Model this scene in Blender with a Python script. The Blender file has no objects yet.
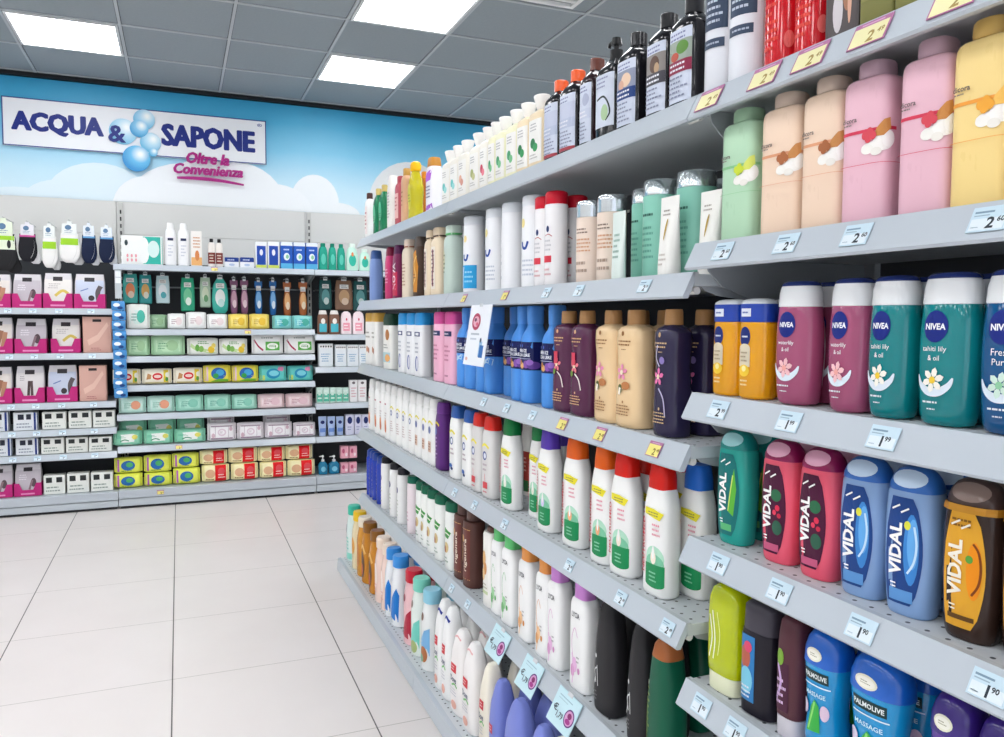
import bpy, math, random
from mathutils import Vector, Matrix
from mathutils.geometry import tessellate_polygon
random.seed(7)
SC = bpy.context.scene
COL = SC.collection
PI = math.pi
EYE = 1.31
# ------------------------------------------------------------------ camera (solved from the floor, ceiling and shelf lines)
FPX, YAW, PITCH, ROLL = 786.9, math.radians(22.313), math.radians(-3.587), math.radians(0.335)
CX, CY = 502.0, 368.5
fw = Vector((math.sin(YAW)*math.cos(PITCH), math.cos(YAW)*math.cos(PITCH), math.sin(PITCH)))
rt = Vector((math.cos(YAW), -math.sin(YAW), 0)); up = rt.cross(fw)
rt, up = rt*math.cos(ROLL)+up*math.sin(ROLL), up*math.cos(ROLL)-rt*math.sin(ROLL)
cd = bpy.data.cameras.new('camera'); cam = bpy.data.objects.new('camera', cd); COL.objects.link(cam)
cam.matrix_world = Matrix(((rt.x, up.x, -fw.x, 0), (rt.y, up.y, -fw.y, 0), (rt.z, up.z, -fw.z, EYE), (0, 0, 0, 1)))
cd.sensor_width = 36; cd.lens = FPX/1004*36; cd.clip_start = .02
SC.camera = cam
def ray(u, v): return rt*((u-CX)/FPX)+up*((CY-v)/FPX)+fw
def y_at(u, X, z):                       # where along the gondola a photo column falls, at depth X and height z
    a = (u-CX)/FPX; z -= EYE
    return -((rt.x-a*fw.x)*X+(rt.z-a*fw.z)*z)/(rt.y-a*fw.y)
def proj(P): P = P-Vector((0, 0, EYE)); z = fw.dot(P); return CX+FPX*rt.dot(P)/z, CY-FPX*up.dot(P)/z
def on_y(u, v, Y): d = ray(u, v); d = d*(Y/d.y); return Vector((d.x, d.y, d.z+EYE))
# ------------------------------------------------------------------ materials
def lin(h):
    h = h.lstrip('#'); o = []
    for i in (0, 2, 4):
        c = int(h[i:i+2], 16)/255; o.append(c/12.92 if c <= .04045 else ((c+.055)/1.055)**2.4)
    return (*o, 1)
MATS = {}
def mat(col, rough=.35, metal=0, trans=0, coat=0, emit=0, name=None):
    k = (col, rough, metal, trans, coat, emit)
    if k in MATS: return MATS[k]
    m = bpy.data.materials.new(name or 'plastic_'+col.lstrip('#')); m.use_nodes = True
    b = m.node_tree.nodes['Principled BSDF']
    b.inputs['Base Color'].default_value = lin(col); b.inputs['Roughness'].default_value = rough
    b.inputs['Metallic'].default_value = metal; b.inputs['Transmission Weight'].default_value = trans
    b.inputs['Coat Weight'].default_value = coat; b.inputs['IOR'].default_value = 1.4; b.inputs['Specular IOR Level'].default_value = .35
    if emit:
        b.inputs['Emission Color'].default_value = lin(col); b.inputs['Emission Strength'].default_value = emit
    elif not metal and not trans:
        nt = m.node_tree                      # a faint unevenness of the moulded surface
        n = nt.nodes.new('ShaderNodeTexNoise'); n.inputs['Scale'].default_value = 5
        r = nt.nodes.new('ShaderNodeMapRange'); r.inputs['To Min'].default_value = rough-.02; r.inputs['To Max'].default_value = rough+.02
        nt.links.new(n.outputs['Fac'], r.inputs['Value']); nt.links.new(r.outputs['Result'], b.inputs['Roughness'])
    MATS[k] = m; return m
def node_mat(name, build, rough=.5):
    m = bpy.data.materials.new(name); m.use_nodes = True; nt = m.node_tree
    b = nt.nodes['Principled BSDF']; b.inputs['Roughness'].default_value = rough
    build(nt, b); return m
def mth(nt, op, a, b=None):
    n = nt.nodes.new('ShaderNodeMath'); n.operation = op
    for i, v in enumerate((a, b)):
        if v is None: continue
        if isinstance(v, (int, float)): n.inputs[i].default_value = v
        else: nt.links.new(v, n.inputs[i])
    return n.outputs[0]
def mixc(nt, fac, a, b):
    n = nt.nodes.new('ShaderNodeMix'); n.data_type = 'RGBA'
    nt.links.new(fac, n.inputs[0])
    for i, v in ((6, a), (7, b)):
        if isinstance(v, tuple): n.inputs[i].default_value = v
        else: nt.links.new(v, n.inputs[i])
    return n.outputs[2]
def xyz(nt):
    t = nt.nodes.new('ShaderNodeTexCoord'); s = nt.nodes.new('ShaderNodeSeparateXYZ')
    nt.links.new(t.outputs['Object'], s.inputs[0]); return s.outputs
def lines(nt, c, x0, step, w):           # 1 on a joint of width w repeated every step
    f = mth(nt, 'FRACT', mth(nt, 'ADD', mth(nt, 'DIVIDE', mth(nt, 'SUBTRACT', c, x0), step), 50.5))
    return mth(nt, 'LESS_THAN', mth(nt, 'ABSOLUTE', mth(nt, 'SUBTRACT', f, .5)), w/2/step)
def noise(nt, scale, lo, hi):
    t = nt.nodes.new('ShaderNodeTexCoord'); n = nt.nodes.new('ShaderNodeTexNoise'); n.inputs['Scale'].default_value = scale
    n.inputs['Detail'].default_value = 4
    nt.links.new(t.outputs['Object'], n.inputs['Vector'])
    r = nt.nodes.new('ShaderNodeMapRange'); r.inputs['To Min'].default_value = lo; r.inputs['To Max'].default_value = hi
    nt.links.new(n.outputs['Fac'], r.inputs['Value']); return r.outputs['Result']
# ------------------------------------------------------------------ mesh building
class MB:
    def __init__(s): s.v = []; s.f = []; s.m = []; s.mats = []
    def mi(s, m):
        if m not in s.mats: s.mats.append(m)
        return s.mats.index(m)
    def add(s, vs, fs, m):
        b = len(s.v); s.v += [tuple(p) for p in vs]; i = s.mi(m)
        for f in fs: s.f.append(tuple(b+k for k in f)); s.m.append(i)
    def box(s, lo, hi, m):
        x0, y0, z0 = lo; x1, y1, z1 = hi
        s.add([(x0,y0,z0),(x1,y0,z0),(x1,y1,z0),(x0,y1,z0),(x0,y0,z1),(x1,y0,z1),(x1,y1,z1),(x0,y1,z1)],
              [(0,3,2,1),(4,5,6,7),(0,1,5,4),(1,2,6,5),(2,3,7,6),(3,0,4,7)], m)
    def prism(s, prof, a, b, axis, m):   # a closed profile swept along an axis: 'y' takes (x,z) points, 'x' takes (y,z) points
        n = len(prof)
        P = (lambda p, t: (p[0], t, p[1])) if axis == 'y' else (lambda p, t: (t, p[0], p[1]))
        vs = [P(p, a) for p in prof]+[P(p, b) for p in prof]
        fs = [(i, (i+1) % n, n+(i+1) % n, n+i) for i in range(n)]
        tri = tessellate_polygon([[Vector((p[0], p[1], 0)) for p in prof]])
        fs += [tuple(t) for t in tri]+[tuple(n+i for i in reversed(t)) for t in tri]
        s.add(vs, fs, m)
    def tube(s, a, b, r, m, n=10, r2=None):
        a = Vector(a); b = Vector(b); d = (b-a).normalized(); r2 = r if r2 is None else r2
        q = d.orthogonal().normalized(); w = d.cross(q); vs = []
        for c, rr in ((a, r), (b, r2)):
            for i in range(n): t = 2*PI*i/n; vs.append(c+q*rr*math.cos(t)+w*rr*math.sin(t))
        s.add(vs, [(i, (i+1) % n, n+(i+1) % n, n+i) for i in range(n)]+[tuple(reversed(range(n))), tuple(range(n, 2*n))], m)
    def mesh(s, name, smooth=True, ang=38):
        me = bpy.data.meshes.new(name); me.from_pydata(s.v, [], s.f)
        for m in s.mats: me.materials.append(m)
        me.polygons.foreach_set('material_index', s.m)
        me.update()
        import bmesh
        bm = bmesh.new(); bm.from_mesh(me); bmesh.ops.recalc_face_normals(bm, faces=bm.faces) if smooth else None; bm.to_mesh(me); bm.free()
        if smooth: me.shade_smooth(); me.set_sharp_from_angle(angle=math.radians(ang))
        return me
    def obj(s, name, parent=None, smooth=True): return link(name, s.mesh(name, smooth), parent)
def link(name, me, parent=None):
    o = bpy.data.objects.new(name, me); COL.objects.link(o)
    if parent: o.parent = parent
    return o
def empty(name, loc=(0, 0, 0), rot=(0, 0, 0)):
    o = bpy.data.objects.new(name, None); o.empty_display_size = .03; COL.objects.link(o); o.location = loc; o.rotation_euler = rot; return o
def tag(o, label, cat, group=None):
    o['label'] = label; o['category'] = cat
    if group: o['group'] = group
    return o
def struct(o): o['kind'] = 'structure'; return o
# ------------------------------------------------------------------ lettering: flat glyph meshes, fitted to a unit box
GLYPH = {}
def glyphs(text, bold=.02, shear=0):
    k = (text, bold, shear)
    if k in GLYPH: return GLYPH[k]
    cu = bpy.data.curves.new('lettering', 'FONT'); cu.body = text; cu.size = 1; cu.resolution_u = 2; cu.offset = bold; cu.shear = shear
    cu.align_x = 'CENTER'; cu.space_line = .9
    ob = bpy.data.objects.new('lettering', cu); COL.objects.link(ob)
    dg = bpy.context.evaluated_depsgraph_get(); dg.update(); ev = ob.evaluated_get(dg); me = ev.to_mesh()
    vs = [v.co.copy() for v in me.vertices]; fs = [tuple(p.vertices) for p in me.polygons]
    ev.to_mesh_clear(); bpy.data.objects.remove(ob); bpy.data.curves.remove(cu)
    xs = [v.x for v in vs]; ys = [v.y for v in vs]; x0, x1, y0, y1 = min(xs), max(xs), min(ys), max(ys)
    r = ([((v.x-x0)/(x1-x0)-.5, (v.y-y0)/(y1-y0)-.5) for v in vs], fs, (x1-x0)/(y1-y0)); GLYPH[k] = r; return r
# ------------------------------------------------------------------ lofted bodies with label patches that follow the surface
def resample(sec, k=4):                  # monotone cubic through the profile; equal heights stay sharp
    n = len(sec); out = [sec[0]]
    def sl(i, c):
        if i == 0 or i == n-1: return None
        h0 = sec[i][0]-sec[i-1][0]; h1 = sec[i+1][0]-sec[i][0]
        if h0 < 2e-3 or h1 < 2e-3: return None
        d0 = (sec[i][c]-sec[i-1][c])/h0; d1 = (sec[i+1][c]-sec[i][c])/h1
        return 0 if d0*d1 <= 0 else 2*d0*d1/(d0+d1)
    for i in range(n-1):
        a, b = sec[i], sec[i+1]; h = b[0]-a[0]
        if h < .03: out.append(b); continue
        for j in range(1, k+1):
            t = j/k; p = [a[0]+h*t]
            for c in (1, 2):
                d = (b[c]-a[c])/h; m0 = sl(i, c); m1 = sl(i+1, c); m0 = d if m0 is None else m0; m1 = d if m1 is None else m1
                p.append(a[c]*(2*t**3-3*t*t+1)+m0*h*(t**3-2*t*t+t)+b[c]*(3*t*t-2*t**3)+m1*h*(t**3-t*t))
            out.append(tuple(p))
    return out
class Body:
    """Upright loft of superellipse rings: sec = (z, half width, half depth) in metres; front is -y."""
    def __init__(s, sec, n=3, lean=0, seg=28): s.sec = sec; s.n = n; s.lean = lean; s.seg = seg; s.tab = {}
    def into(s, mb, m, z0=None):
        N = s.seg; vs = []; fs = []; e = 2/s.n
        for z, w, d in s.sec:
            for i in range(N):
                t = 2*PI*(i+.5)/N; c, q = math.cos(t), math.sin(t)
                vs.append((w*math.copysign(abs(c)**e, c), d*math.copysign(abs(q)**e, q)+s.lean*z, z))
        R = len(s.sec)
        for r in range(R-1):
            for i in range(N): j = (i+1) % N; fs.append((r*N+i, r*N+j, (r+1)*N+j, (r+1)*N+i))
        fs.append(tuple(reversed(range(N)))); fs.append(tuple((R-1)*N+i for i in range(N)))
        mb.add(vs, fs, m)
    def dims(s, z):
        S = s.sec
        if z <= S[0][0]: return S[0][1:]
        for a, b in zip(S, S[1:]):
            if z <= b[0]:
                t = (z-a[0])/max(b[0]-a[0], 1e-6); return a[1]+(b[1]-a[1])*t, a[2]+(b[2]-a[2])*t
        return S[-1][1:]
    def table(s, z):
        k = round(z*2000)
        if k in s.tab: return s.tab[k]
        w, d = s.dims(z); e = 2/s.n; pts = []
        for i in range(41):
            t = PI*.98*i/40; pts.append((w*math.sin(t)**e if t < PI else 0, -d*math.copysign(abs(math.cos(t))**e, math.cos(t))))
        arc = [0]
        for a, b in zip(pts, pts[1:]): arc.append(arc[-1]+math.hypot(b[0]-a[0], b[1]-a[1]))
        s.tab[k] = (pts, arc, w, d); return s.tab[k]
    def surf(s, x, z, off):
        pts, arc, w, d = s.table(z); a = min(abs(x), arc[-1]*.999); i = 0
        while arc[i+1] < a: i += 1
        t = (a-arc[i])/max(arc[i+1]-arc[i], 1e-9)
        px = pts[i][0]+(pts[i+1][0]-pts[i][0])*t; py = pts[i][1]+(pts[i+1][1]-pts[i][1])*t
        nx = (px/w)**(s.n-1)/w if px > 0 else 0; ny = math.copysign(abs(py/d)**(s.n-1)/d, py); l = math.hypot(nx, ny) or 1
        px += nx/l*off; py += ny/l*off
        return (math.copysign(px, x), py+s.lean*z, z)
class Pillow(Body):
    """Sideways pack: sec = (x, half height, half depth) along its length, standing on z=0 with height H."""
    def __init__(s, sec, H, n=3, lean=0, seg=20): s.sec = sec; s.n = n; s.lean = lean; s.seg = seg; s.H = H
    def into(s, mb, m, z0=None):
        N = s.seg; vs = []; fs = []; e = 2/s.n
        for x, h, d in s.sec:
            for i in range(N):
                t = 2*PI*(i+.5)/N; c, q = math.cos(t), math.sin(t); z = s.H/2+h*math.copysign(abs(q)**e, q)
                vs.append((x, d*math.copysign(abs(c)**e, c)+s.lean*z, z))
        R = len(s.sec)
        for r in range(R-1):
            for i in range(N): j = (i+1) % N; fs.append((r*N+i, r*N+j, (r+1)*N+j, (r+1)*N+i))
        fs.append(tuple(reversed(range(N)))); fs.append(tuple((R-1)*N+i for i in range(N)))
        mb.add(vs, fs, m)
    def surf(s, x, z, off):
        h, d = s.dims(x); q = min(abs((z-s.H/2)/h), .999)
        return (x, -d*(1-q**s.n)**(1/s.n)-off+s.lean*z, z)
def decorate(mb, body, W, H, decor, rough=.35):
    """Print on a surface. Coordinates: x in half widths from the front centre, z in heights."""
    L = [0]
    def P(x, z): return body.surf(x*W/2, z*H, .0006+.00022*L[0])
    def grid(fn, nu, nv, m):
        vs = [P(*fn(i/nu, j/nv)) for j in range(nv+1) for i in range(nu+1)]
        mb.add(vs, [(j*(nu+1)+i, j*(nu+1)+i+1, (j+1)*(nu+1)+i+1, (j+1)*(nu+1)+i) for j in range(nv) for i in range(nu)], m)
    for i_, d in enumerate(decor):
        if d is None: continue
        L[0] = i_+1; k = d[0]
        if k == 'r':
            _, x0, z0, x1, z1, c = d[:6]; mm = mat(c, rough)
            grid(lambda a, b: (x0+(x1-x0)*a, z0+(z1-z0)*b), max(2, min(16, int(abs(x1-x0)*8))), max(2, min(14, int(abs(z1-z0)*16))), mm)
        elif k == 'e':
            _, cx, cz, rx, rz, c = d[:6]; mm = mat(c, rough); nr, na = 3, 18; vs = [P(cx, cz)]; fs = []
            for r in range(1, nr+1):
                for a in range(na): t = 2*PI*a/na; vs.append(P(cx+rx*r/nr*math.cos(t), cz+rz*r/nr*math.sin(t)))
            for a in range(na):
                b = (a+1) % na; fs.append((0, 1+a, 1+b))
                for r in range(1, nr): fs.append((1+(r-1)*na+a, 1+r*na+a, 1+r*na+b, 1+(r-1)*na+b))
            mb.add(vs, fs, mm)
        elif k == 's':                   # stroke: points, width in heights
            _, pts, w, c = d[:4]; mm = mat(c, rough); vs = []; asp = H/(W/2); pp = []
            q = [pts[0]]+list(pts)+[pts[-1]]
            for a, b, c_, e in zip(q, q[1:], q[2:], q[3:]):       # a smooth curve through the points
                for t in (0, .2, .4, .6, .8): pp.append(tuple(.5*(2*b[i]+(c_[i]-a[i])*t+(2*a[i]-5*b[i]+4*c_[i]-e[i])*t*t+(3*b[i]-a[i]-3*c_[i]+e[i])*t**3) for i in (0, 1)))
            pp.append(pts[-1]); n = len(pp)
            for i, p in enumerate(pp):
                q0 = pp[max(i-1, 0)]; q1 = pp[min(i+1, n-1)]; dx = (q1[0]-q0[0])/asp; dz = q1[1]-q0[1]; l = math.hypot(dx, dz) or 1
                ww = w/2*(d[4](i/(n-1)) if len(d) > 4 else 1)
                for sg in (-1, 1): vs.append(P(p[0]+sg*dz/l*ww*asp, p[1]-sg*dx/l*ww))
            mb.add(vs, [(2*i, 2*i+1, 2*i+3, 2*i+2) for i in range(n-1)], mm)
        elif k == 'p':                   # star-shaped polygon about its centre
            _, pts, c = d[:3]; mm = mat(c, rough); cx = sum(p[0] for p in pts)/len(pts); cz = sum(p[1] for p in pts)/len(pts); vs = [P(cx, cz)]; n = 0; q = []
            for a, b in zip(pts, pts[1:]+pts[:1]):
                for t in (0, .34, .67): q.append((a[0]+(b[0]-a[0])*t, a[1]+(b[1]-a[1])*t))
            n = len(q)
            for r in (.5, 1):
                for p in q: vs.append(P(cx+(p[0]-cx)*r, cz+(p[1]-cz)*r))
            fs = [(0, 1+i, 1+(i+1) % n) for i in range(n)]+[(1+i, 1+n+i, 1+n+(i+1) % n, 1+(i+1) % n) for i in range(n)]
            mb.add(vs, fs, mm)
        elif k == 't':                   # text fitted to a box bw x bh (after turning)
            _, tx, cx, cz, bw, bh, c = d[:7]; rot = d[7] if len(d) > 7 else 0; mm = mat(c, rough)
            g, fs, _a = glyphs(tx, d[8] if len(d) > 8 else .02)
            vs = [P(cx-y*bw, cz+x*bh) if rot else P(cx+x*bw, cz+y*bh) for x, y in g]
            mb.add(vs, fs, mm)
        elif k == 'l':                   # rows of small unreadable print
            _, x0, z0, x1, z1, rows, c = d[:7]; mm = mat(c, rough); rnd = random.Random(len(decor)*31+rows)
            for r in range(rows):
                zc = z1-(z1-z0)*(r+.5)/rows; hh = (z1-z0)/rows*.2; xe = x1-(x1-x0)*rnd.random()*.35; x = x0+(x1-x0)*rnd.random()*.1
                while x < xe-.02:
                    wd = min((x1-x0)*(.07+.13*rnd.random()), xe-x)
                    grid(lambda a, b: (x+wd*a, zc-hh+2*hh*b), 2, 1, mm); x += wd+(x1-x0)*.035
# flower helper: petals about a centre
def flower(cx, cz, rx, rz, petal, heart, n=5, ph=.3):
    o = []
    for i in range(n):
        t = ph+2*PI*i/n; o.append(('p', [(cx+rx*q*math.cos(t+d), cz+rz*q*math.sin(t+d)) for q, d in ((.12, 0), (.5, -.5), (.8, -.3), (1, 0), (.8, .3), (.5, .5))], petal))
    return o+[('e', cx, cz, rx*.28, rz*.28, heart)]

def clusters(decor, W, H):               # far-apart prints on one body become separate label parts
    def bb(d):
        k = d[0]
        if k in 'rl': x0, z0, x1, z1 = d[1:5]
        elif k == 'e': x0, z0, x1, z1 = d[1]-d[3], d[2]-d[4], d[1]+d[3], d[2]+d[4]
        elif k == 't': x0, z0, x1, z1 = d[2]-d[4]/2, d[3]-d[5]/2, d[2]+d[4]/2, d[3]+d[5]/2
        else: P = d[1]; x0, z0, x1, z1 = min(p[0] for p in P), min(p[1] for p in P), max(p[0] for p in P), max(p[1] for p in P)
        return x0*W/2, z0*H, x1*W/2, z1*H
    B = [bb(d) for d in decor]; g = list(range(len(B)))
    for i in range(len(B)):
        for j in range(i):
            a, b = B[i], B[j]; gap = math.hypot(max(0, a[0]-b[2], b[0]-a[2]), max(0, a[1]-b[3], b[1]-a[3]))
            if gap < max(.011, .28*max(a[2]-a[0], a[3]-a[1], b[2]-b[0], b[3]-b[1])):
                o, n = g[i], g[j]; g = [n if q == o else q for q in g]
    return [[d if g[i] == q else None for i, d in enumerate(decor)] for q in sorted(set(g))]
# ------------------------------------------------------------------ product kinds (each built once, then copied part by part)
KINDS = {}
def kind(key, name, desc, H, W, D, prof, col, n=3, cap=None, capcol=None, capn=None, decor=(), rough=.3, trans=0, coat=0, cat='bottle', lean=0,
         extra=None, captrans=0, caprough=.3, capmetal=0, pillow=False, seg=28, capdecor=(), capname='cap', liquid=None):
    parts = []
    if pillow: body = Pillow([(x*W/2, h*H/2, d*D/2) for x, h, d in prof], H, n, lean, 20)
    else: body = Body(resample([(z*H, w*W/2, d*D/2) for z, w, d in prof]), n, lean, seg)
    mb = MB(); body.into(mb, mat(col, rough, 0, trans, coat)); parts.append(('body', mb.mesh(key+'_body'), []))
    if cap:
        cb = Body(resample([(z*H, w*W/2, d*D/2) for z, w, d in cap]), capn or n, lean, seg)
        mb = MB(); cb.into(mb, mat(capcol, caprough, capmetal, captrans, coat)); sub = []
        if capdecor: m2 = MB(); decorate(m2, cb, W, H, capdecor); sub.append(('emblem', m2.mesh(key+'_emblem', False), []))
        parts.append((capname, mb.mesh(key+'_cap'), sub))
    for dc in (clusters(decor, W, H) if decor else ()): mb = MB(); decorate(mb, body, W, H, dc); parts.append(('label_print', mb.mesh(key+'_label', False), []))
    if extra: parts += extra(H, W, D)
    KINDS[key] = dict(n=n, name=name, desc=desc, H=H, W=W, D=D, parts=parts, cat=cat)
def make(key, loc, rz=0, sc=(1, 1, 1), tilt=0):
    K = KINDS[key]; r = empty(K['name'], loc, (tilt, 0, rz)); r.scale = sc
    def put(ps, par):
        for nm, me, sub in ps: put(sub, link(nm, me, par))
    put(K['parts'], r); return r
# profiles as (z, half width, half depth) in fractions
SHO = [(0,.9,.88),(.008,.97,.95),(.025,1,1),(.74,1,1),(.79,.97,.95),(.83,.86,.86),(.86,.62,.68),(.875,.48,.6)]           # straight sides, soft shoulders
CAPS = [(.86,.5,.62),(.87,.52,.66),(.985,.52,.66),(1,.46,.58)]
OVL = [(0,.86,.84),(.01,.95,.94),(.03,1,1),(.4,1,1),(.72,.98,.97),(.8,.9,.9),(.85,.72,.8)]                               # oval bottle
CAPO = [(.83,.78,.82),(.845,.8,.86),(.97,.66,.8),(1,.56,.7)]
CYL = [(0,.93,.93),(.01,1,1),(.88,1,1),(.9,.97,.97)]
CAPC = [(.89,.99,.99),(.895,1,1),(.975,1,1),(.99,.93,.93),(1,.8,.8)]
BOX = [(0,.99,.99),(.004,1,1),(.996,1,1),(1,.99,.99)]
W_, OFF, CREAM = '#f4f4f2', '#efece6', '#f0dcc0'
# --- top gondola shelf
kind('hookcap','serum_bottle','slim white bottle with dark hook-shaped cap',.23,.062,.045,SHO,W_,2.5,CAPS,'#4a2c28',decor=[('r',-.7,.1,.7,.7,'#f2e6e4'),('l',-.5,.2,.5,.6,5,'#b05a5a')])
kind('greengold','shampoo_bottle','translucent green shampoo bottle with gold cap',.225,.085,.05,[(0,.9,.9),(.02,1,1),(.3,.94,.95),(.55,1,1),(.74,.85,.9),(.84,.4,.55),(.86,.34,.5)],'#1c8a5c',2.6,[(.86,.36,.55),(.985,.36,.55),(1,.3,.45)],'#c9b26a',rough=.1,trans=.25,decor=[('e',0,.45,.5,.2,'#4db88a'),('l',-.4,.3,.4,.42,3,'#0d5c3a')])
kind('whitetall','shampoo_bottle','tall white bottle with grey side print',.24,.075,.052,OVL,OFF,3,CAPO,'#f2efe9',decor=[('l',-.6,.2,.6,.7,9,'#a8a4a2')])
kind('pinkclear','shampoo_bottle','translucent rose bottle with rose cap',.215,.078,.048,SHO,'#d0606c',2.6,CAPS,'#a83c4a',rough=.12,trans=.25,decor=[('r',-.6,.15,.6,.65,'#eab8b4'),('l',-.4,.3,.4,.6,4,'#a83040')])
kind('peachgold','shampoo_bottle','slim peach bottle with gold cap',.232,.062,.045,SHO,'#e8b890',2.6,CAPS,'#c99c50',trans=.1,decor=[('l',-.5,.3,.5,.6,4,'#a86a40')])
kind('yellow','shampoo_bottle','wavy translucent yellow bottle with round yellow cap',.243,.09,.06,[(0,.92,.92),(.02,1,1),(.25,.88,.92),(.5,.98,1),(.7,.72,.85),(.8,.42,.6),(.83,.36,.5)],'#dcd02c',2.4,[(.83,.4,.6),(.85,.5,.72),(.93,.52,.76),(.98,.4,.6),(1,.2,.3)],'#f2b80c',rough=.1,trans=.3,decor=[('e',0,.4,.5,.22,'#c8c43a'),('l',-.4,.3,.4,.45,3,'#6a7a20')])
kind('ambercap','shampoo_bottle','amber bottle with orange cap',.225,.06,.05,SHO,'#cf7c28',2.4,CAPS,'#e08a1c',rough=.15,trans=.2)
kind('whitepurple','shampoo_bottle','white bottle with purple print and gold cap',.208,.09,.055,OVL,'#f0eef4',2.8,CAPO,'#c98a34',decor=[('p',[(-.8,.55),(.6,.58),(.8,.78),(-.3,.72)],'#b45ad0'),('p',[(-.9,.04),(.9,.06),(.8,.16),(-.9,.1)],'#a85ac8'),('l',-.7,.25,.6,.5,4,'#6a6a8a')])
FLC = [(.80,.3,.4),(.815,.34,.46),(.83,.38,.54),(.985,.58,.86),(1,.54,.8)]
FLB = [(0,.9,.88),(.01,.97,.96),(.03,1,1),(.70,1,1),(.75,.94,.94),(.79,.5,.6),(.805,.32,.44)]
def flare(key, what, c1, c2, body='#f1ede2'):
    kind(key,'conditioner_bottle','pearly flare-capped bottle with '+what,.193,.088,.05,FLB,body,3.2,FLC,'#f6f4f0',capn=2.2,decor=[('r',-.8,.08,.8,.66,'#f3f1ec'),('l',-.5,.5,.5,.62,3,'#a9a6a8'),('e',-.1,.34,.3,.07,c1),('e',.2,.28,.28,.06,c2),('l',-.5,.12,.5,.2,2,'#b8b4b0')])
flare('fl_teal','teal print','#5cc0bc','#9adad6'); flare('fl_peach','peach print','#e8b49a','#d99a8a'); flare('fl_olive','olive print','#a8b06a','#c9c890')
flare('fl_red','red flower print','#c8405a','#e88090'); flare('fl_leaf','green sprig print','#3c9a62','#78c08a','#f0eecb'); flare('fl_dark','dark green leaf print','#1f7a44','#3c9a5a','#efdcb8')
DKB = [(0,.95,.93),(.008,.99,.98),(.02,1,1),(.72,1,1),(.76,.96,.95),(.81,.7,.75),(.85,.4,.5),(.865,.36,.44)]
DKC = [(.86,.36,.46),(.865,.39,.5),(.99,.39,.5),(1,.35,.45)]
def dark(key, what, capc, pic, band, name='shampoo_bottle', **k):
    kind(key,name,'black bottle with '+what,.208,.083,.074,DKB,k.pop('body','#16151a'),3.4,k.pop('cap',DKC),capc,capn=2.2,rough=.15,coat=.4,decor=[('r',-.86,.05,.86,.7,'#cfd6e6'),('l',-.7,.6,.7,.68,2,'#7c80a8')]+pic+[('r',-.86,.31,.86,.42,band),('l',-.7,.32,.7,.41,2,'#e8e8f0'),('l',-.7,.08,.7,.29,5,'#8a90a8')],**k)
dark('dk_orange','ribbed orange cap','#ee5a1c',[('r',-.86,.42,.86,.6,'#c4cade'),('r',-.86,.05,.86,.09,'#a8404a')],'#b9c2d8')
dark('dk_brown','brown cap','#6c3b30',[('e',.3,.52,.4,.07,'#aeb4cc')],'#c6cde0',body='#2a1418')
def pump(H, W, D):
    m = MB(); c = mat('#141416', .3); z = .8*H
    m.tube((0,0,z),(0,0,z+.022),.015,c,14); m.tube((0,0,z+.022),(0,0,z+.034),.006,c); m.tube((0,0,z+.034),(0,0,z+.05),.013,c,14,.01)
    m.tube((.0,0,z+.046),(-.026,0,z+.043),.0055,c,8,.004); m.tube((-.026,0,z+.044),(-.029,0,z+.035),.004,c,8)
    return [('pump_head', m.mesh('pump_head'), [])]
kind('dk_pump','pump_bottle','black bottle with black pump head and pale label',.223,.085,.074,[(z,w,d) for z,w,d in [(0,.95,.93),(.01,1,1),(.66,1,1),(.7,.95,.95),(.75,.6,.6),(.8,.36,.45)]],'#15161a',3.4,decor=[('r',-.86,.12,.86,.64,'#cdd4e2'),('s',[(-.5,.4),(.1,.42),(.5,.34),(.6,.24),(.3,.18)],.02,'#1b2b2a'),('e',.2,.26,.3,.08,'#a8c49a'),('l',-.6,.5,.5,.62,3,'#8c90b0')],rough=.15,coat=.4,extra=pump)
dark('dk_blue','blue label and pale flower picture','#19181c',[('r',-.86,.42,.86,.6,'#8c93a8'),('e',.2,.5,.4,.07,'#e8c8ac'),('e',-.2,.46,.25,.05,'#d8a890')],'#23407c')
dark('dk_grey','grey label and brown picture','#19181c',[('r',-.86,.42,.86,.6,'#8a8480'),('e',.1,.5,.4,.08,'#5c4438'),('e',.3,.46,.2,.05,'#b89878')],'#4a4850')
dark('dk_red','crimson label band and green plant picture','#19181c',[('r',-.86,.42,.86,.6,'#98a498'),('e',.3,.53,.4,.06,'#5c8a3c'),('e',-.2,.46,.3,.04,'#b8503c')],'#8a2444')
TES = [('r',-.75,.42,.75,.78,'#34435a'),('e',-.35,.79,.28,.03,'#34435a'),('l',-.6,.45,.6,.75,7,'#b8c2d2'),('r',-.75,.3,.6,.36,'#3a485e'),('l',-.6,.315,.5,.345,1,'#aab4c6')]
kind('tesori','body_spray','white body spray with slate blue label',.27,.068,.062,[(0,.95,.95),(.01,1,1),(.8,1,1),(.88,.9,.9),(.95,.62,.62),(1,.5,.5)],'#e2e4ea',2,decor=TES,rough=.25)
kind('tesori_pink','body_spray','white and rose body spray with slate label and dark band',.27,.072,.066,[(0,.95,.95),(.01,1,1),(.8,1,1),(.88,.9,.9),(.95,.62,.62),(1,.5,.5)],'#dccfce',2,decor=[('r',-1.2,.03,1.05,.8,'#e2e4ea')]+TES+[('r',1.1,.6,2.2,.68,'#32343c'),('l',1.4,.62,2,.66,1,'#b8b8c0')],rough=.25)
kind('redspray','hair_spray','glossy red hair spray can',.27,.066,.062,CYL,'#cc1522',2,CAPC,'#b81420',rough=.12,coat=.6,decor=[('l',-.8,.1,.2,.6,10,'#e0483c'),('e',.7,.16,.25,.05,'#e0605c')])
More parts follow.
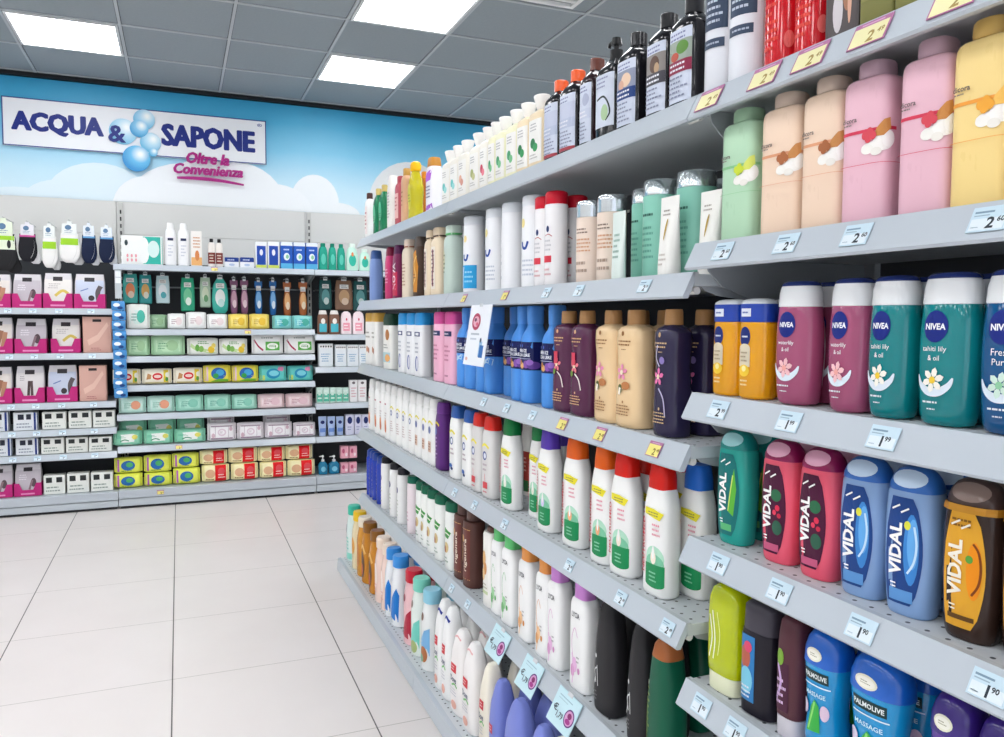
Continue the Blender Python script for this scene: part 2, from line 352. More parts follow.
kind('darkpic','perfume_box','dark box printed with a pale figure',.19,.062,.05,BOX,'#4b4648',14,decor=[('r',-.98,.02,.98,.98,'#564f50'),('e',-.2,.22,.3,.16,'#cfc8cc'),('e',.35,.4,.3,.2,'#a8765c'),('e',.5,.3,.12,.2,'#d8a890')],cat='box')
kind('olivebox','perfume_box','olive green box with pale label',.19,.062,.05,BOX,'#7c7a44',14,decor=[('r',-.9,.2,.9,.9,'#8a8850'),('r',-.6,.3,.9,.7,'#c9c49a'),('l',-.4,.35,.7,.6,3,'#5a5830')],cat='box')
# --- second shelf
kind('tealtall','shower_gel_bottle','teal bottle behind the pale blue one',.25,.06,.05,OVL,'#2fa8b4',3,CAPO,'#2894a4',decor=[('l',-.6,.2,.6,.7,6,'#bfe4e6')])
kind('paleblue','shower_gel_bottle','smooth pale blue bottle with blue cap',.25,.085,.06,OVL,'#86a0d8',3,CAPO,'#4668a8')
kind('magenta','shampoo_bottle','magenta bottle with dark cap',.24,.07,.05,OVL,'#cc3c74',3,CAPO,'#7c1c3c',decor=[('l',-.6,.3,.6,.6,5,'#f0b0c8')])
kind('nova','shampoo_bottle','dark plum bottle with white lettering up its side',.238,.08,.052,OVL,'#7a2050',3,CAPO,'#54204c',decor=[('r',-.7,.06,.8,.5,'#c42850'),('t','NOVA',0,.42,.9,.5,'#f4e8ee',1)])
kind('creamrose','body_lotion_bottle','cream bottle with copper-ringed cap',.248,.08,.056,SHO,'#ecdcc6',3,[(.86,.62,.7),(.868,.66,.74),(.985,.66,.74),(1,.6,.68)],'#e6d3c2',decor=[('l',-.5,.2,.5,.6,7,'#b08468')],capdecor=[('r',-2,.862,2,.885,'#a86a50')])
kind('goldbrown','shampoo_bottle','brown bottle with golden swirl label',.244,.085,.058,OVL,'#4c382c',3,CAPO,'#5a4e48',decor=[('p',[(-.9,.1),(.5,.08),(.7,.5),(.2,.78),(-.8,.7)],'#d08a30'),('s',[(-.5,.2),(.2,.35),(-.2,.55),(.4,.68)],.03,'#f0c878'),('l',-.4,.3,.3,.4,2,'#7a4818')])
kind('creamtext','body_lotion_bottle','ivory bottle with dark vertical script and ringed cap',.254,.088,.06,SHO,'#eedcc0',3,[(.86,.7,.74),(.868,.74,.8),(.985,.74,.8),(1,.66,.72)],'#ead6b8',decor=[('r',-.55,.1,.35,.72,'#f2e8da'),('s',[(-.1,.14),(-.2,.3),(0,.45),(-.15,.68)],.05,'#8c4a50'),('l',-.4,.15,.2,.68,9,'#6c4450')],capdecor=[('r',-2,.862,2,.885,'#4a342c')])
kind('sage','shampoo_bottle','pale sage bottle with green-ringed cap',.246,.092,.062,SHO,'#c3d4ca',3,[(.86,.72,.76),(.868,.76,.82),(.985,.76,.82),(1,.68,.74)],'#c8d8cc',decor=[('e',-.5,.5,.3,.16,'#dcd8b0'),('l',-.7,.3,-.1,.6,5,'#7a8a6a')],capdecor=[('r',-2,.858,2,.886,'#5cb06c')])
DEO = [(0,.94,.94),(.01,1,1),(.5,1,1),(.86,.95,.95),(.885,.93,.93)]
DEC = [(.88,.94,.94),(.885,.96,.96),(.97,.96,.96),(.99,.9,.9),(1,.78,.78)]
def oral(key, what, dec): kind(key,'deodorant_spray','white deodorant can with '+what,.255,.082,.07,DEO,'#f0f1f4',2,DEC,'#dfe3e8',decor=dec)
oral('deo_blue','bright blue panel',[('e',-.2,.7,.22,.045,'#f0dc9a'),('s',[(-.35,.5),(-.3,.44),(0,.43),(.15,.5)],.03,'#2450a0'),('r',-.75,.06,.95,.36,'#2ba4e0'),('s',[(-.55,.06),(-.5,.2),(-.35,.34)],.02,'#f4f6f8'),('l',-.3,.12,.8,.3,3,'#9ad8f4')])
oral('deo_white','small blue mark and yellow star',[('e',-.4,.7,.25,.05,'#f0e09a'),('s',[(-.45,.5),(-.35,.44),(-.05,.43),(.15,.5)],.03,'#24489a'),('l',-.5,.12,.6,.32,4,'#c6ccd8')])
oral('deo_plain','plain silver-white side',[('l',-1.2,.1,-.4,.6,6,'#b8c0cc')])
kind('redcap','hair_spray','white hair spray can with red cap',.24,.066,.058,[(0,.94,.94),(.01,1,1),(.84,1,1),(.86,.97,.97)],'#f2f0f1',2,[(.855,.95,.95),(.86,.97,.97),(.975,.97,.97),(.99,.9,.9),(1,.76,.76)],'#c8142c',rough=.25,decor=[('e',-.1,.6,.16,.035,'#2c3c6c'),('s',[(-.4,.53),(0,.545),(.35,.52)],.008,'#b83848'),('r',-.6,.25,.3,.32,'#d84050'),('l',-.55,.36,.4,.5,3,'#c8c8cc'),('l',-.5,.1,.3,.2,2,'#d8a8ac')])
SIL = [(.8,.96,.96),(.805,1,1),(.985,1,1),(1,.94,.94)]
kind('peachsilver','styling_mousse_can','peach cylinder bottle with chrome cap',.203,.074,.066,[(0,.96,.96),(.01,1,1),(.8,1,1)],'#efdccd',2,SIL,'#d5dade',capmetal=.85,caprough=.18,decor=[('l',-.6,.6,.7,.68,2,'#8a7468'),('l',-.6,.38,.7,.56,4,'#d8a480'),('l',-.6,.12,.7,.3,2,'#b8a090')])
kind('mintsilver','styling_mousse_can','mint green cylinder bottle with chrome cap',.205,.084,.075,[(0,.96,.96),(.01,1,1),(.84,1,1)],'#8fcfbb',2,[(.84,.96,.96),(.845,1,1),(.985,1,1),(1,.94,.94)],'#d8e0e2',capmetal=.85,caprough=.18,decor=[('l',-.7,.62,.3,.68,1,'#3c6c60'),('l',-.7,.2,.3,.55,6,'#6cae9a')])
TUB = [(0,.78,.95),(.02,.82,1),(.1,.84,1),(.3,.86,.85),(.7,.96,.4),(.96,1,.1),(1,1,.06)]
kind('tubewhite','cream_tube','white cream tube with gold stroke',.158,.058,.04,TUB,'#f1efea',2.4,decor=[('l',-.5,.75,.5,.85,2,'#b0a8a0'),('s',[(-.05,.45),(.05,.62),(.15,.72)],.035,'#b89a4a',lambda t: .2+t*(1-t)*3),('l',-.4,.12,.4,.3,3,'#c8c0b8')],cat='tube')
kind('tubemint','cream_tube','pale mint cream tube before the peach bottle',.15,.055,.022,TUB,'#dfeae4',2.4,decor=[('l',-.5,.3,.5,.7,5,'#9ab8ac')],cat='tube')
# --- third shelf
kind('goldcap','body_cream_bottle','white bottle with wide golden cap and small picture',.262,.13,.06,[(0,.95,.94),(.01,1,1),(.8,1,1),(.84,.97,.97)],'#f0efec',4,[(.83,.98,.98),(.835,1,1),(.97,.98,.98),(1,.9,.9)],'#dcae52',decor=[('l',-.6,.5,.6,.66,2,'#a8a49c'),('e',-.2,.3,.2,.06,'#c88a6a'),('e',.2,.28,.15,.06,'#b06a4a')])
kind('darkcap','body_cream_bottle','white bottle with dark green cap and food-coloured picture',.256,.13,.06,[(0,.95,.94),(.01,1,1),(.76,1,1),(.8,.97,.97)],'#f0efea',4,[(.79,.98,.98),(.795,1,1),(.92,.98,.98),(1,.8,.8)],'#143c2c',decor=[('e',.3,.62,.4,.1,'#b8783c'),('r',-.8,.12,.8,.3,'#b8d8e0'),('e',.3,.2,.5,.07,'#e8a860'),('l',-.6,.36,.5,.46,2,'#9a9a98')])
kind('bluecap','intimate_wash_bottle','white bottle with bright blue cap and dark oval mark',.258,.095,.055,[(0,.94,.92),(.01,1,1),(.78,1,1),(.81,.95,.95)],'#f0f1f3',3.4,[(.8,.92,.94),(.81,.95,.97),(.96,.95,.97),(1,.8,.85)],'#2c9ae0',decor=[('r',-.6,.63,.6,.7,'#2a3a74'),('r',-.3,.645,.4,.685,'#f0f1f3'),('l',-.5,.35,.5,.55,3,'#b0b4c0'),('e',0,.2,.35,.12,'#5c6ca8'),('e',.1,.2,.2,.1,'#e8e8f2')])
kind('pinkcap','intimate_wash_bottle','pink bottle with deep pink cap and navy mark',.26,.1,.055,[(0,.94,.92),(.01,1,1),(.8,1,1),(.83,.95,.95)],'#f2b8d0',3.4,[(.82,.92,.94),(.83,.95,.97),(.97,.95,.97),(1,.8,.85)],'#d8509a',decor=[('r',-.7,.66,.7,.73,'#26305c'),('l',-.6,.67,.6,.715,1,'#f0e8f0'),('l',-.6,.3,.6,.55,4,'#c87898'),('l',-.5,.08,.5,.14,1,'#b06888')])
FEL = [(0,.93,.92),(.01,.99,.98),(.03,1,1),(.58,1,1),(.65,.98,.98),(.71,.82,.86),(.76,.54,.66),(.79,.46,.58),(.82,.45,.56)]
FEC = [(.81,.44,.56),(.82,.47,.6),(.985,.48,.62),(1,.42,.55)]
def felce(key, what, pic): kind(key,'bath_foam_bottle','sky blue bath foam with '+what,.272,.1,.078,FEL,'#4f95e4',3,FEC,'#5a9cea',rough=.32,decor=[('r',-2.1,.34,2.1,.63,'#181e58')]+pic+[('e',-.5,.59,.1,.016,'#5c74c8'),('e',0,.59,.1,.016,'#5c74c8'),('t','AMBRA ICE',-.05,.54,1.3,.036,'#f4f6fc'),('t','ARGAN LIBRE',.05,.495,1.6,.034,'#f0f3fa'),('r',-.7,.455,.9,.46,'#c8d0e8')])
felce('felce_almond','almond-printed navy label',[('e',-.55,.4,.3,.035,'#c88a4a'),('e',-.1,.385,.3,.032,'#e0b070'),('e',-.3,.42,.2,.025,'#b87838'),('e',.5,.4,.35,.04,'#8a58b0'),('e',1.05,.39,.45,.04,'#6a4498'),('e',.8,.42,.25,.03,'#a070c8')])
felce('felce_splash','splash-printed navy label',[('r',-2.1,.335,2.1,.43,'#4f95e4'),('p',[(-.8,.36),(-.3,.33),(.2,.36),(.9,.33),(1,.4),(.5,.42),(.1,.39),(-.4,.43)],'#b8d8f0')])
WDC = [(.875,.4,.56),(.88,.44,.62),(.98,.42,.6),(1,.38,.55)]
CRV = [(0,.9,.86),(.01,.97,.95),(.04,1,1),(.3,1,1),(.55,.9,.92),(.75,.98,1),(.82,.96,.97),(.85,.8,.85),(.87,.46,.6),(.88,.4,.54)]
def argan(key, what, col, ac, petal, **k):
    kind(key,'bath_oil_bottle',what,.256,.1,.062,CRV,col,3,WDC,'#b98a58',caprough=.5,capn=2.2,rough=.22,coat=.3,decor=[('e',-.15,.8,.1,.02,ac),('l',-.6,.69,.6,.75,2,ac),('l',-.3,.655,.3,.675,1,ac)]+flower(-.2,.47,.42,.075,petal,'#f0e0c0')+k['ex']+[('l',-.6,.1,.5,.2,4,ac),('e',0,.22,.06,.012,ac)])
argan('argan_plum','plum bottle with coral flower label','#552346','#d8a87c','#e87a8c',ex=[('r',-.55,.48,-.1,.6,'#d0405a'),('s',[(-.1,.4),(.3,.35),(.5,.25)],.015,'#e8d8d8'),('e',-.4,.4,.15,.03,'#6a8a3a')])
argan('argan_cream','beige bottle with pink flower and almond label','#e9c99c','#96683c','#e890b4',ex=[('e',.15,.36,.3,.035,'#b87848'),('e',-.25,.33,.15,.04,'#5c6a3c'),('s',[(-.3,.28),(-.25,.34)],.03,'#f2e8d8')])
argan('argan_navy','dark violet bottle with pink orchid label','#2a2444','#c9a880','#e878b0',ex=[('s',[(-.1,.38),(.3,.3),(.45,.16)],.015,'#b8b0d0'),('e',.1,.6,.2,.03,'#8a78b8'),('s',[(-.2,.72),(-.35,.62),(-.1,.55)],.012,'#cfc8dc')])
# --- fourth shelf
def plainwhite(key, what, dec, col='#f1f1ef', capc='#f3f3f1'): kind(key,'shower_gel_bottle',what,.262,.085,.055,OVL,col,3,CAPO,capc,decor=dec)
plainwhite('wh_orange','white bottle with small orange print',[('l',-.5,.6,.5,.68,1,'#c06a78'),('e',-.1,.25,.35,.12,'#e8a068'),('e',.1,.2,.2,.08,'#d07050'),('l',-.4,.36,.4,.5,3,'#c8b8b8')])
plainwhite('wh_yellow','white bottle with yellow arc and blue oval mark',[('s',[(-.6,.6),(0,.64),(.5,.6)],.025,'#e8dc50'),('e',-.1,.53,.3,.05,'#5a6a9c'),('e',-.1,.53,.18,.03,'#e8eaf2'),('l',-.4,.2,.4,.4,5,'#c0a8a8')])
plainwhite('wh_brown','white bottle with yellow arc and brown side print',[('s',[(-.7,.62),(0,.66),(.6,.62)],.03,'#e8dc50'),('e',-.1,.53,.34,.055,'#6a78a8'),('r',-.5,.2,.3,.36,'#d8b8a4'),('l',-.4,.22,.2,.34,3,'#8a4a3c')])
plainwhite('purple','purple bottle with yellow arc',[('s',[(-.8,.66),(-.2,.7),(.4,.66)],.03,'#e8d840'),('e',-.4,.57,.34,.06,'#7c8cc8'),('l',-.7,.15,.1,.5,6,'#c8b0d8')],'#5c2a78','#6a3488')
HM = [('s',[(-.7,.62),(-.1,.66),(.5,.62)],.03,'#ecdf48'),('e',-.1,.52,.33,.055,'#3c5090'),('e',-.05,.52,.2,.035,'#e4e8f2'),('l',-.4,.32,.5,.44,2,'#b8a8b0')]
plainwhite('wh_bluecap','white bottle with blue cap and yellow arc',HM+[('e',-.2,.18,.3,.03,'#2c64b4'),('e',0,.14,.25,.02,'#243c6c')],capc='#2f5fae')
plainwhite('wh_redcap','grey-white bottle with red cap',HM+[('r',-.35,.12,.35,.2,'#d84a50'),('s',[(0,.2),(-.05,.3)],.008,'#d84a50'),('l',-.3,.06,.4,.1,1,'#d06a70')],'#dcdad8','#dc2a20')
NM = [(0,.86,.84),(.01,.95,.94),(.03,1,1),(.45,1,1),(.68,.95,.96),(.78,.82,.86),(.82,.74,.8)]
NMC = [(.81,.7,.76),(.815,.74,.82),(.9,.72,.8),(.985,.62,.72),(1,.52,.62)]
def neutro(key, capname, capc, drop): kind(key,'shower_gel_bottle',f'white shower gel with {capname} cap',.275,.087,.054,NM,'#f2f2f0',3,NMC,capc,decor=[('e',.25,.3,.62,.09,'#b4e0c8'),('e',.25,.26,.62,.07,'#7cc4a0'),('r',-.4,.1,.9,.25,'#168a52'),('e',.25,.1,.65,.03,'#168a52'),('e',.2,.3,.2,.05,drop),('e',.2,.34,.1,.05,'#f4f4f0'),('l',-.1,.11,.5,.2,3,'#8ad0ac'),('p',[(-.5,.62),(.6,.59),(.8,.645),(.2,.67),(-.5,.67)],'#e9dd34'),('l',-.3,.61,.6,.65,2,'#8a8a50'),('t','NEUTROMED',-.6,.38,.26,.42,'#c8283c',1),('l',.1,.46,.7,.57,3,'#e09aa8')])
neutro('nm_green','dark green','#12783e','#e8e8d8'); neutro('nm_violet','violet','#5a3cb0','#d8d0f0'); neutro('nm_orange','orange','#ea641c','#f0b080'); neutro('nm_red','bright red','#de2118','#f4e8d8'); neutro('nm_blue','blue','#2a72d8','#bcdcf4')
kind('smallred','shower_gel_bottle','small white bottle with red and green label behind the front row',.26,.09,.06,NM,'#ecebe6',3,NMC,'#e8e6e0',decor=[('r',-.8,.12,.9,.56,'#a83c34'),('r',-.8,.06,.9,.2,'#2c6a3c'),('l',-.5,.3,.6,.5,4,'#e0b0a0')])
# --- fifth shelf
kind('royal','deodorant_spray','royal blue deodorant can',.24,.062,.06,[(0,.95,.95),(.01,1,1),(.8,1,1),(.84,.85,.85)],'#1c3cac',2,[(.835,.8,.8),(.84,.86,.86),(.96,.84,.84),(1,.5,.5)],'#24469c',rough=.2,coat=.3,decor=[('e',-.8,.4,.2,.02,'#c8d0f0'),('e',-.9,.3,.15,.03,'#8fa4e0'),('l',-1.1,.2,-.4,.7,6,'#5c74c8')])
kind('nivwhite','deodorant_spray','white deodorant can with black cap and navy roundel',.25,.066,.06,[(0,.94,.94),(.01,1,1),(.84,1,1),(.88,.9,.9)],'#f1f1f0',2,[(.875,.86,.86),(.88,.9,.9),(.97,.88,.88),(1,.7,.7)],'#1a1a24',decor=[('e',-.5,.6,.42,.06,'#1c2a78'),('l',-.8,.59,-.2,.61,1,'#e0e4f0'),('l',-.8,.12,0,.45,5,'#c0c8b8')])
kind('rosewhite','deodorant_spray','pale rose deodorant can with green cap',.245,.066,.06,[(0,.94,.94),(.01,1,1),(.84,1,1),(.88,.9,.9)],'#f0e2e6',2,[(.875,.9,.9),(.88,.96,.96),(.97,.94,.94),(1,.8,.8)],'#136a54',decor=[('e',-.7,.5,.2,.05,'#4c8a5a'),('l',-.8,.2,0,.4,3,'#d8b0bc')])
kind('greencap','deodorant_spray','white deodorant can with green cap and leaf print',.25,.08,.062,[(0,.94,.94),(.01,1,1),(.82,.98,.98),(.86,.9,.9)],'#f0f2ee',2.2,[(.855,.9,.9),(.86,.98,.98),(.96,.98,.98),(1,.8,.8)],'#12684c',decor=[('p',[(-.9,.5),(.3,.46),(.7,.56),(-.3,.62)],'#3c9440'),('s',[(-.8,.53),(0,.54),(.5,.52)],.02,'#eef4e4'),('e',0,.33,.4,.08,'#d8c08a'),('e',-.2,.3,.2,.05,'#b0603c'),('l',-.6,.1,.4,.2,2,'#98a898')])
kind('rigenera','shampoo_bottle','brown bottle with vertical lettering in a gold frame',.268,.088,.07,[(0,.92,.92),(.01,1,1),(.82,1,1),(.845,.92,.92),(.855,.6,.66)],'#5a3a34',2.4,[(.85,.55,.62),(.86,.62,.7),(.98,.62,.7),(1,.55,.62)],'#5c4440',decor=[('r',-.75,.1,.75,.76,'#6a3630'),('s',[(-.75,.11),(.75,.11)],.008,'#c8a060'),('s',[(-.75,.75),(.75,.75)],.008,'#c8a060'),('e',-.3,.62,.25,.05,'#c89858'),('t','rigenera',.2,.42,.5,.42,'#ecdcc8',1),('s',[(-.5,.3),(-.3,.45),(-.5,.56)],.02,'#d8a860')])
kind('floral','shampoo_bottle','white carton bottle with orange blossom print',.255,.078,.06,[(0,.96,.96),(.01,1,1),(.9,1,1),(.94,.9,.9)],'#f3f1ec',4,[(.93,.6,.6),(.935,.64,.64),(.99,.62,.62),(1,.5,.5)],'#6a4c44',decor=[('e',-.3,.6,.4,.1,'#e8b878'),('e',0,.48,.35,.08,'#d89858'),('e',-.4,.4,.3,.08,'#ecc890'),('r',-.8,.16,.6,.2,'#c8d4a8'),('l',-.6,.22,.5,.3,2,'#b0a890')])
LYB = [(0,.9,.88),(.01,.97,.96),(.03,1,1),(.6,1,1),(.78,.96,.97),(.83,.86,.9),(.85,.7,.8)]
LYC = [(.845,.62,.72),(.85,.66,.8),(.9,.62,.78),(.985,.62,.8),(1,.52,.7)]
def lycia(key, what, capc, tint, tint2): kind(key,'intimate_gel_bottle',f'white bottle with {what} cap and {what} print',.272,.083,.054,LYB,'#f3f3f2',3.4,LYC,capc,decor=[('t','LYCIA',-.05,.7,.85,.05,'#4c4c54'),('s',[(0,.2),(-.35,.35),(-.4,.48),(-.1,.58),(.2,.5)],.006,tint2),('e',-.1,.24,.28,.07,tint),('e',-.3,.18,.2,.06,tint2),('e',.35,.2,.12,.03,tint2),('l',.1,.26,.5,.34,2,'#a8a8a8'),('s',[(-.3,.06),(-.2,.2),(-.35,.34)],.012,tint)])
lycia('ly_green','light green','#64c878','#a8dca8','#5cb060'); lycia('ly_orange','orange','#eb9a50','#f4c898','#d89048'); lycia('ly_violet','lilac','#cf8ad6','#ecc0e4','#d898c8')
BLK = [(0,.8,.86),(.01,.88,.94),(.03,.92,1),(.25,1,1),(.6,.86,.95),(.9,.6,.8),(.96,.5,.66),(.99,.36,.5),(1,.28,.4)]
kind('black','shower_gel_bottle','tapered matt black bottle with white script',.265,.093,.062,BLK,'#272629',3,decor=[('s',[(-.7,.22),(-.5,.3),(-.65,.36)],.014,'#d8d8d8'),('s',[(-.4,.26),(-.55,.36),(-.3,.4)],.014,'#d8d8d8'),('s',[(-.2,.24),(-.3,.42)],.012,'#cccccc'),('e',-.45,.5,.1,.02,'#e4e4e4'),('l',-.7,.1,-.2,.2,3,'#8a8a8a')],rough=.45)
kind('greenbrown','shower_gel_bottle','tapered dark green bottle with copper top',.265,.1,.068,[(0,.8,.86),(.01,.9,.95),(.03,.95,1),(.3,1,1),(.6,.9,.96),(.84,.72,.86)],'#0f5a42',3,[(.835,.7,.84),(.84,.73,.87),(.93,.6,.74),(.98,.4,.5),(1,.24,.3)],'#b0683c',decor=[('l',-.9,.2,-.4,.6,8,'#a8b878'),('e',-.6,.62,.1,.02,'#d8dcc8'),('s',[(-.75,.1),(-.6,.3),(-.7,.5)],.02,'#8aa860')],rough=.3)
# --- bottom deck
TR = [(0,.9,.9),(.01,1,1),(.55,1,1),(.72,.86,.88),(.8,.7,.76),(.84,.66,.72)]
TRC = [(.835,.7,.76),(.84,.78,.84),(.97,.78,.84),(1,.68,.74)]
def base(key, what, col, capc, dec, trans=0): kind(key,'bath_foam_bottle',what,.287,.096,.076,TR,col,2.4,TRC,capc,decor=dec,trans=trans,rough=.22)
base('b_teal','white bottle with teal cap and navy mark at gondola end','#dcece8','#3cbca0',[('e',-.4,.58,.35,.08,'#1c3c6c'),('l',-.6,.2,.4,.45,4,'#4cc0b0'),('r',-1,.05,.9,.16,'#8ad4c4')])
base('b_yellow','pale bottle with yellow cap','#e8d8b0','#ecc020',[('e',0,.4,.5,.15,'#e0a040')])
base('b_whitecap','amber bottle with cream cap','#d8963c','#ece0cc',[('e',0,.35,.6,.2,'#c07828')],.1)
base('b_amber','amber bottle with brown cap and dark food picture','#d08a2c','#8a5a20',[('e',-.1,.3,.6,.22,'#5a3a1c'),('e',-.2,.22,.4,.1,'#b8502c'),('s',[(-.6,.5),(0,.62),(.6,.5)],.05,'#ecb860')],.1)
base('b_pink','pale pink bottle with cream cap','#f0d4c8','#f0dcca',[('e',-.1,.4,.5,.2,'#f6e4dc'),('l',-.5,.15,.4,.3,3,'#e0a8a0')])
base('b_blue','white bottle with blue cap and blue swoosh','#eceef0','#3a90dc',[('p',[(-.5,.12),(.9,.08),(1,.46),(.7,.56),(0,.4)],'#1c78cc'),('e',-.2,.66,.3,.04,'#c8ccd4'),('l',-.7,.04,.4,.1,2,'#a8b0bc')])
base('b_red','rose bottle with red cap','#ecc0c4','#c01c34',[('p',[(-.5,.1),(.9,.08),(.9,.5),(.2,.4)],'#b02840'),('e',-.2,.62,.3,.05,'#8c3c4c')])
base('b_mint','white bottle with mint cap and green swoosh','#e4ece6','#7cd0bc',[('p',[(-.5,.16),(.9,.12),(.9,.5),(.2,.42)],'#74d0c0'),('e',-.2,.66,.25,.05,'#7a6a5a'),('e',.2,.12,.5,.08,'#a8b878')])
base('b_sky','white bottle with pale blue cap and coconut picture','#e9ebea','#8ac4d8',[('p',[(-.5,.3),(.9,.2),(.9,.55),(.3,.5)],'#7cb4e0'),('e',-.1,.66,.26,.05,'#7a5a48'),('e',.2,.2,.5,.1,'#b06a3c'),('e',-.1,.14,.3,.05,'#7cae8c')])
DV = [(0,.84,.84),(.01,.95,.94),(.03,1,1),(.45,1,1),(.7,.9,.9),(.84,.66,.74),(.93,.5,.6),(.98,.36,.44),(1,.24,.3)]
def dove(key, what, col, dec, H=.2): kind(key,'shower_cream_bottle',what,H*1.42,.118,.07,DV,col,3,decor=dec,rough=.3)
DVD = [('r',-.5,.5,.25,.6,'#d4303c'),('l',-.4,.52,.15,.58,2,'#f4d8d8'),('t','Dove',-.1,.42,.8,.07,'#3c4a6c'),('s',[(-.3,.34),(.1,.37),(.4,.34)],.02,'#78c070'),('l',-.6,.22,.4,.32,3,'#c8c8d0'),('e',0,.12,.35,.05,'#e8b0a0')]
dove('dv_blue','white bottle with navy cap ring and red label','#f1f1f0',DVD+[('s',[(-.5,.86),(0,.9),(.5,.86)],.03,'#2a3c94')],.215); dove('dv_pink','white bottle with pinkish top and red label','#f2eeec',DVD+[('s',[(-.4,.9),(0,.93),(.4,.9)],.02,'#e8b4b4')],.19)
dove('dv_cream','cream bottle with red label','#f0e9d8',DVD,.185); dove('dv_violet','violet bottle with small red label','#7c88d2',[('r',-.6,.4,.1,.5,'#c8405c'),('l',-.5,.42,0,.48,2,'#f0d0d8'),('l',-.5,.15,.3,.32,3,'#a8b0e0')],.175)
dove('dv_green','green-topped bottle by the last tag','#4c9a48',[('e',0,.5,.3,.06,'#d8e4c0')],.16)
# --- near bay
DC = [(0,.93,.92),(.008,.98,.97),(.025,1,1),(.83,1,1),(.86,.98,.97),(.88,.92,.92),(.893,.8,.84),(.9,.6,.7)]
DCC = [(.898,.54,.72),(.902,.58,.76),(.92,.6,.8),(.985,.58,.78),(1,.52,.7)]
def dicora(key, what, col, capc, band, f1, f2):
    kind(key,'body_milk_bottle',what,.228,.084,.062,DC,col,4.5,DCC,capc,capn=2.6,rough=.28,decor=[('r',-.98,.555,1.3,.575,band),('e',.5,.46,.5,.035,'#f6f3ee'),('e',.8,.48,.35,.05,'#f6f3ee'),('e',.25,.45,.25,.03,'#f2efe8'),('e',1.0,.5,.2,.05,'#faf8f4'),('e',.6,.43,.2,.025,'#ece8e0'),('p',[(.5,.52),(.62,.57),(.85,.615),(1.02,.625),(1.05,.56),(.85,.52)],f2),('e',.16,.535,.13,.026,f1),('e',.36,.55,.14,.03,f1),('e',.3,.512,.13,.026,f1),('e',.5,.528,.12,.026,f1),('t','dicora',-.5,.645,.62,.03,'#6a5a58'),('l',-.8,.605,-.2,.625,1,'#8a7a74'),('r',-.98,.36,1.5,.363,band)])
dicora('dc_green','pale green body milk with lime picture','#b4d8b8','#a4c8a8','#8cc890','#c8d83c','#d8e06a')
dicora('dc_peach','peach body milk with almond picture','#eed2ba','#d6c2b2','#e0a078','#a8643c','#c88a50')
dicora('dc_pink','pink body milk with pomegranate picture','#e6b8c6','#c6a6b4','#d83c58','#d84a58','#c88848')
dicora('dc_yellow','pale yellow body milk with orange picture','#f2d58e','#d8b468','#f0a040','#f0a83c','#f4c060')
NV = [(0,.68,.8),(.012,.8,.92),(.04,.86,1),(.2,.95,1.04),(.45,1,1.06),(.65,.98,1.02),(.79,.92,.96),(.8,.9,.94)]
NVC = [(.795,.92,.96),(.8,.94,.99),(.9,.89,.99),(.95,.82,.95),(.985,.74,.86),(1,.62,.7)]
def navytop(H, W, D):                 # the navy plate that closes the white cap
    b = Body(resample([(z*H, w*W/2, d*D/2) for z, w, d in [(.962,.815,.93),(.967,.82,.935),(.986,.76,.87),(1.001,.64,.72)]]), 2.3); m = MB(); b.into(m, mat('#20306e', .25)); return [('cap_plate', m.mesh('cap_plate'), [])]
def niv(key, what, col, lines_, fl, heart, **k):
    kind(key,'shower_gel_bottle',what,.198,.083,.052,NV,col,2.3,NVC,'#eef0f2',rough=.12,coat=.5,trans=k.get('trans',.3),captrans=0,decor=[('e',-.12,.65,.44,.105,'#17287e'),('t','NIVEA',-.12,.65,.72,.042,'#f4f4f8',0,.03)]+[('t',t,-.12,z,w,hh,'#f2f4f6',0,.0) for t,z,w,hh in lines_]+[('s',[(-.72,.33),(-.6,.27),(-.35,.23),(-.1,.22),(.15,.23),(.4,.27),(.52,.32)],.06,'#dfeaf4',lambda t: .15+3.2*t*(1-t))]+flower(-.1,.3,.38,.085,fl,heart,6)+[('l',-.5,.14,.4,.17,1,'#dfe8ec'),('l',-.3,.1,.2,.12,1,'#dfe8ec')]+k.get('ex',[]),capdecor=k.get('cd',[]),extra=navytop)
niv('nv_pink','rose pink shower gel with white cap and water lily','#bc5c84',[('waterlily',.5,.8,.04),('& oil',.45,.36,.032)],'#f2c0c4','#f0a8a0',ex=[('r',2.0,.1,2.9,.74,'#ece6ee')])
niv('nv_teal','teal shower gel with white cap and frangipani flower','#0c949a',[('tahiti lily',.5,.85,.042),('& oil',.445,.4,.034)],'#f6f4ea','#ecc83c')
niv('nv_fresh','deep blue shower gel with green-labelled white cap','#12609c',[('Fresh',.5,.6,.042),('Pure',.44,.5,.04)],'#cfe8dc','#8cc8a0',cd=[('r',-.1,.86,.75,.94,'#3cae3c')])
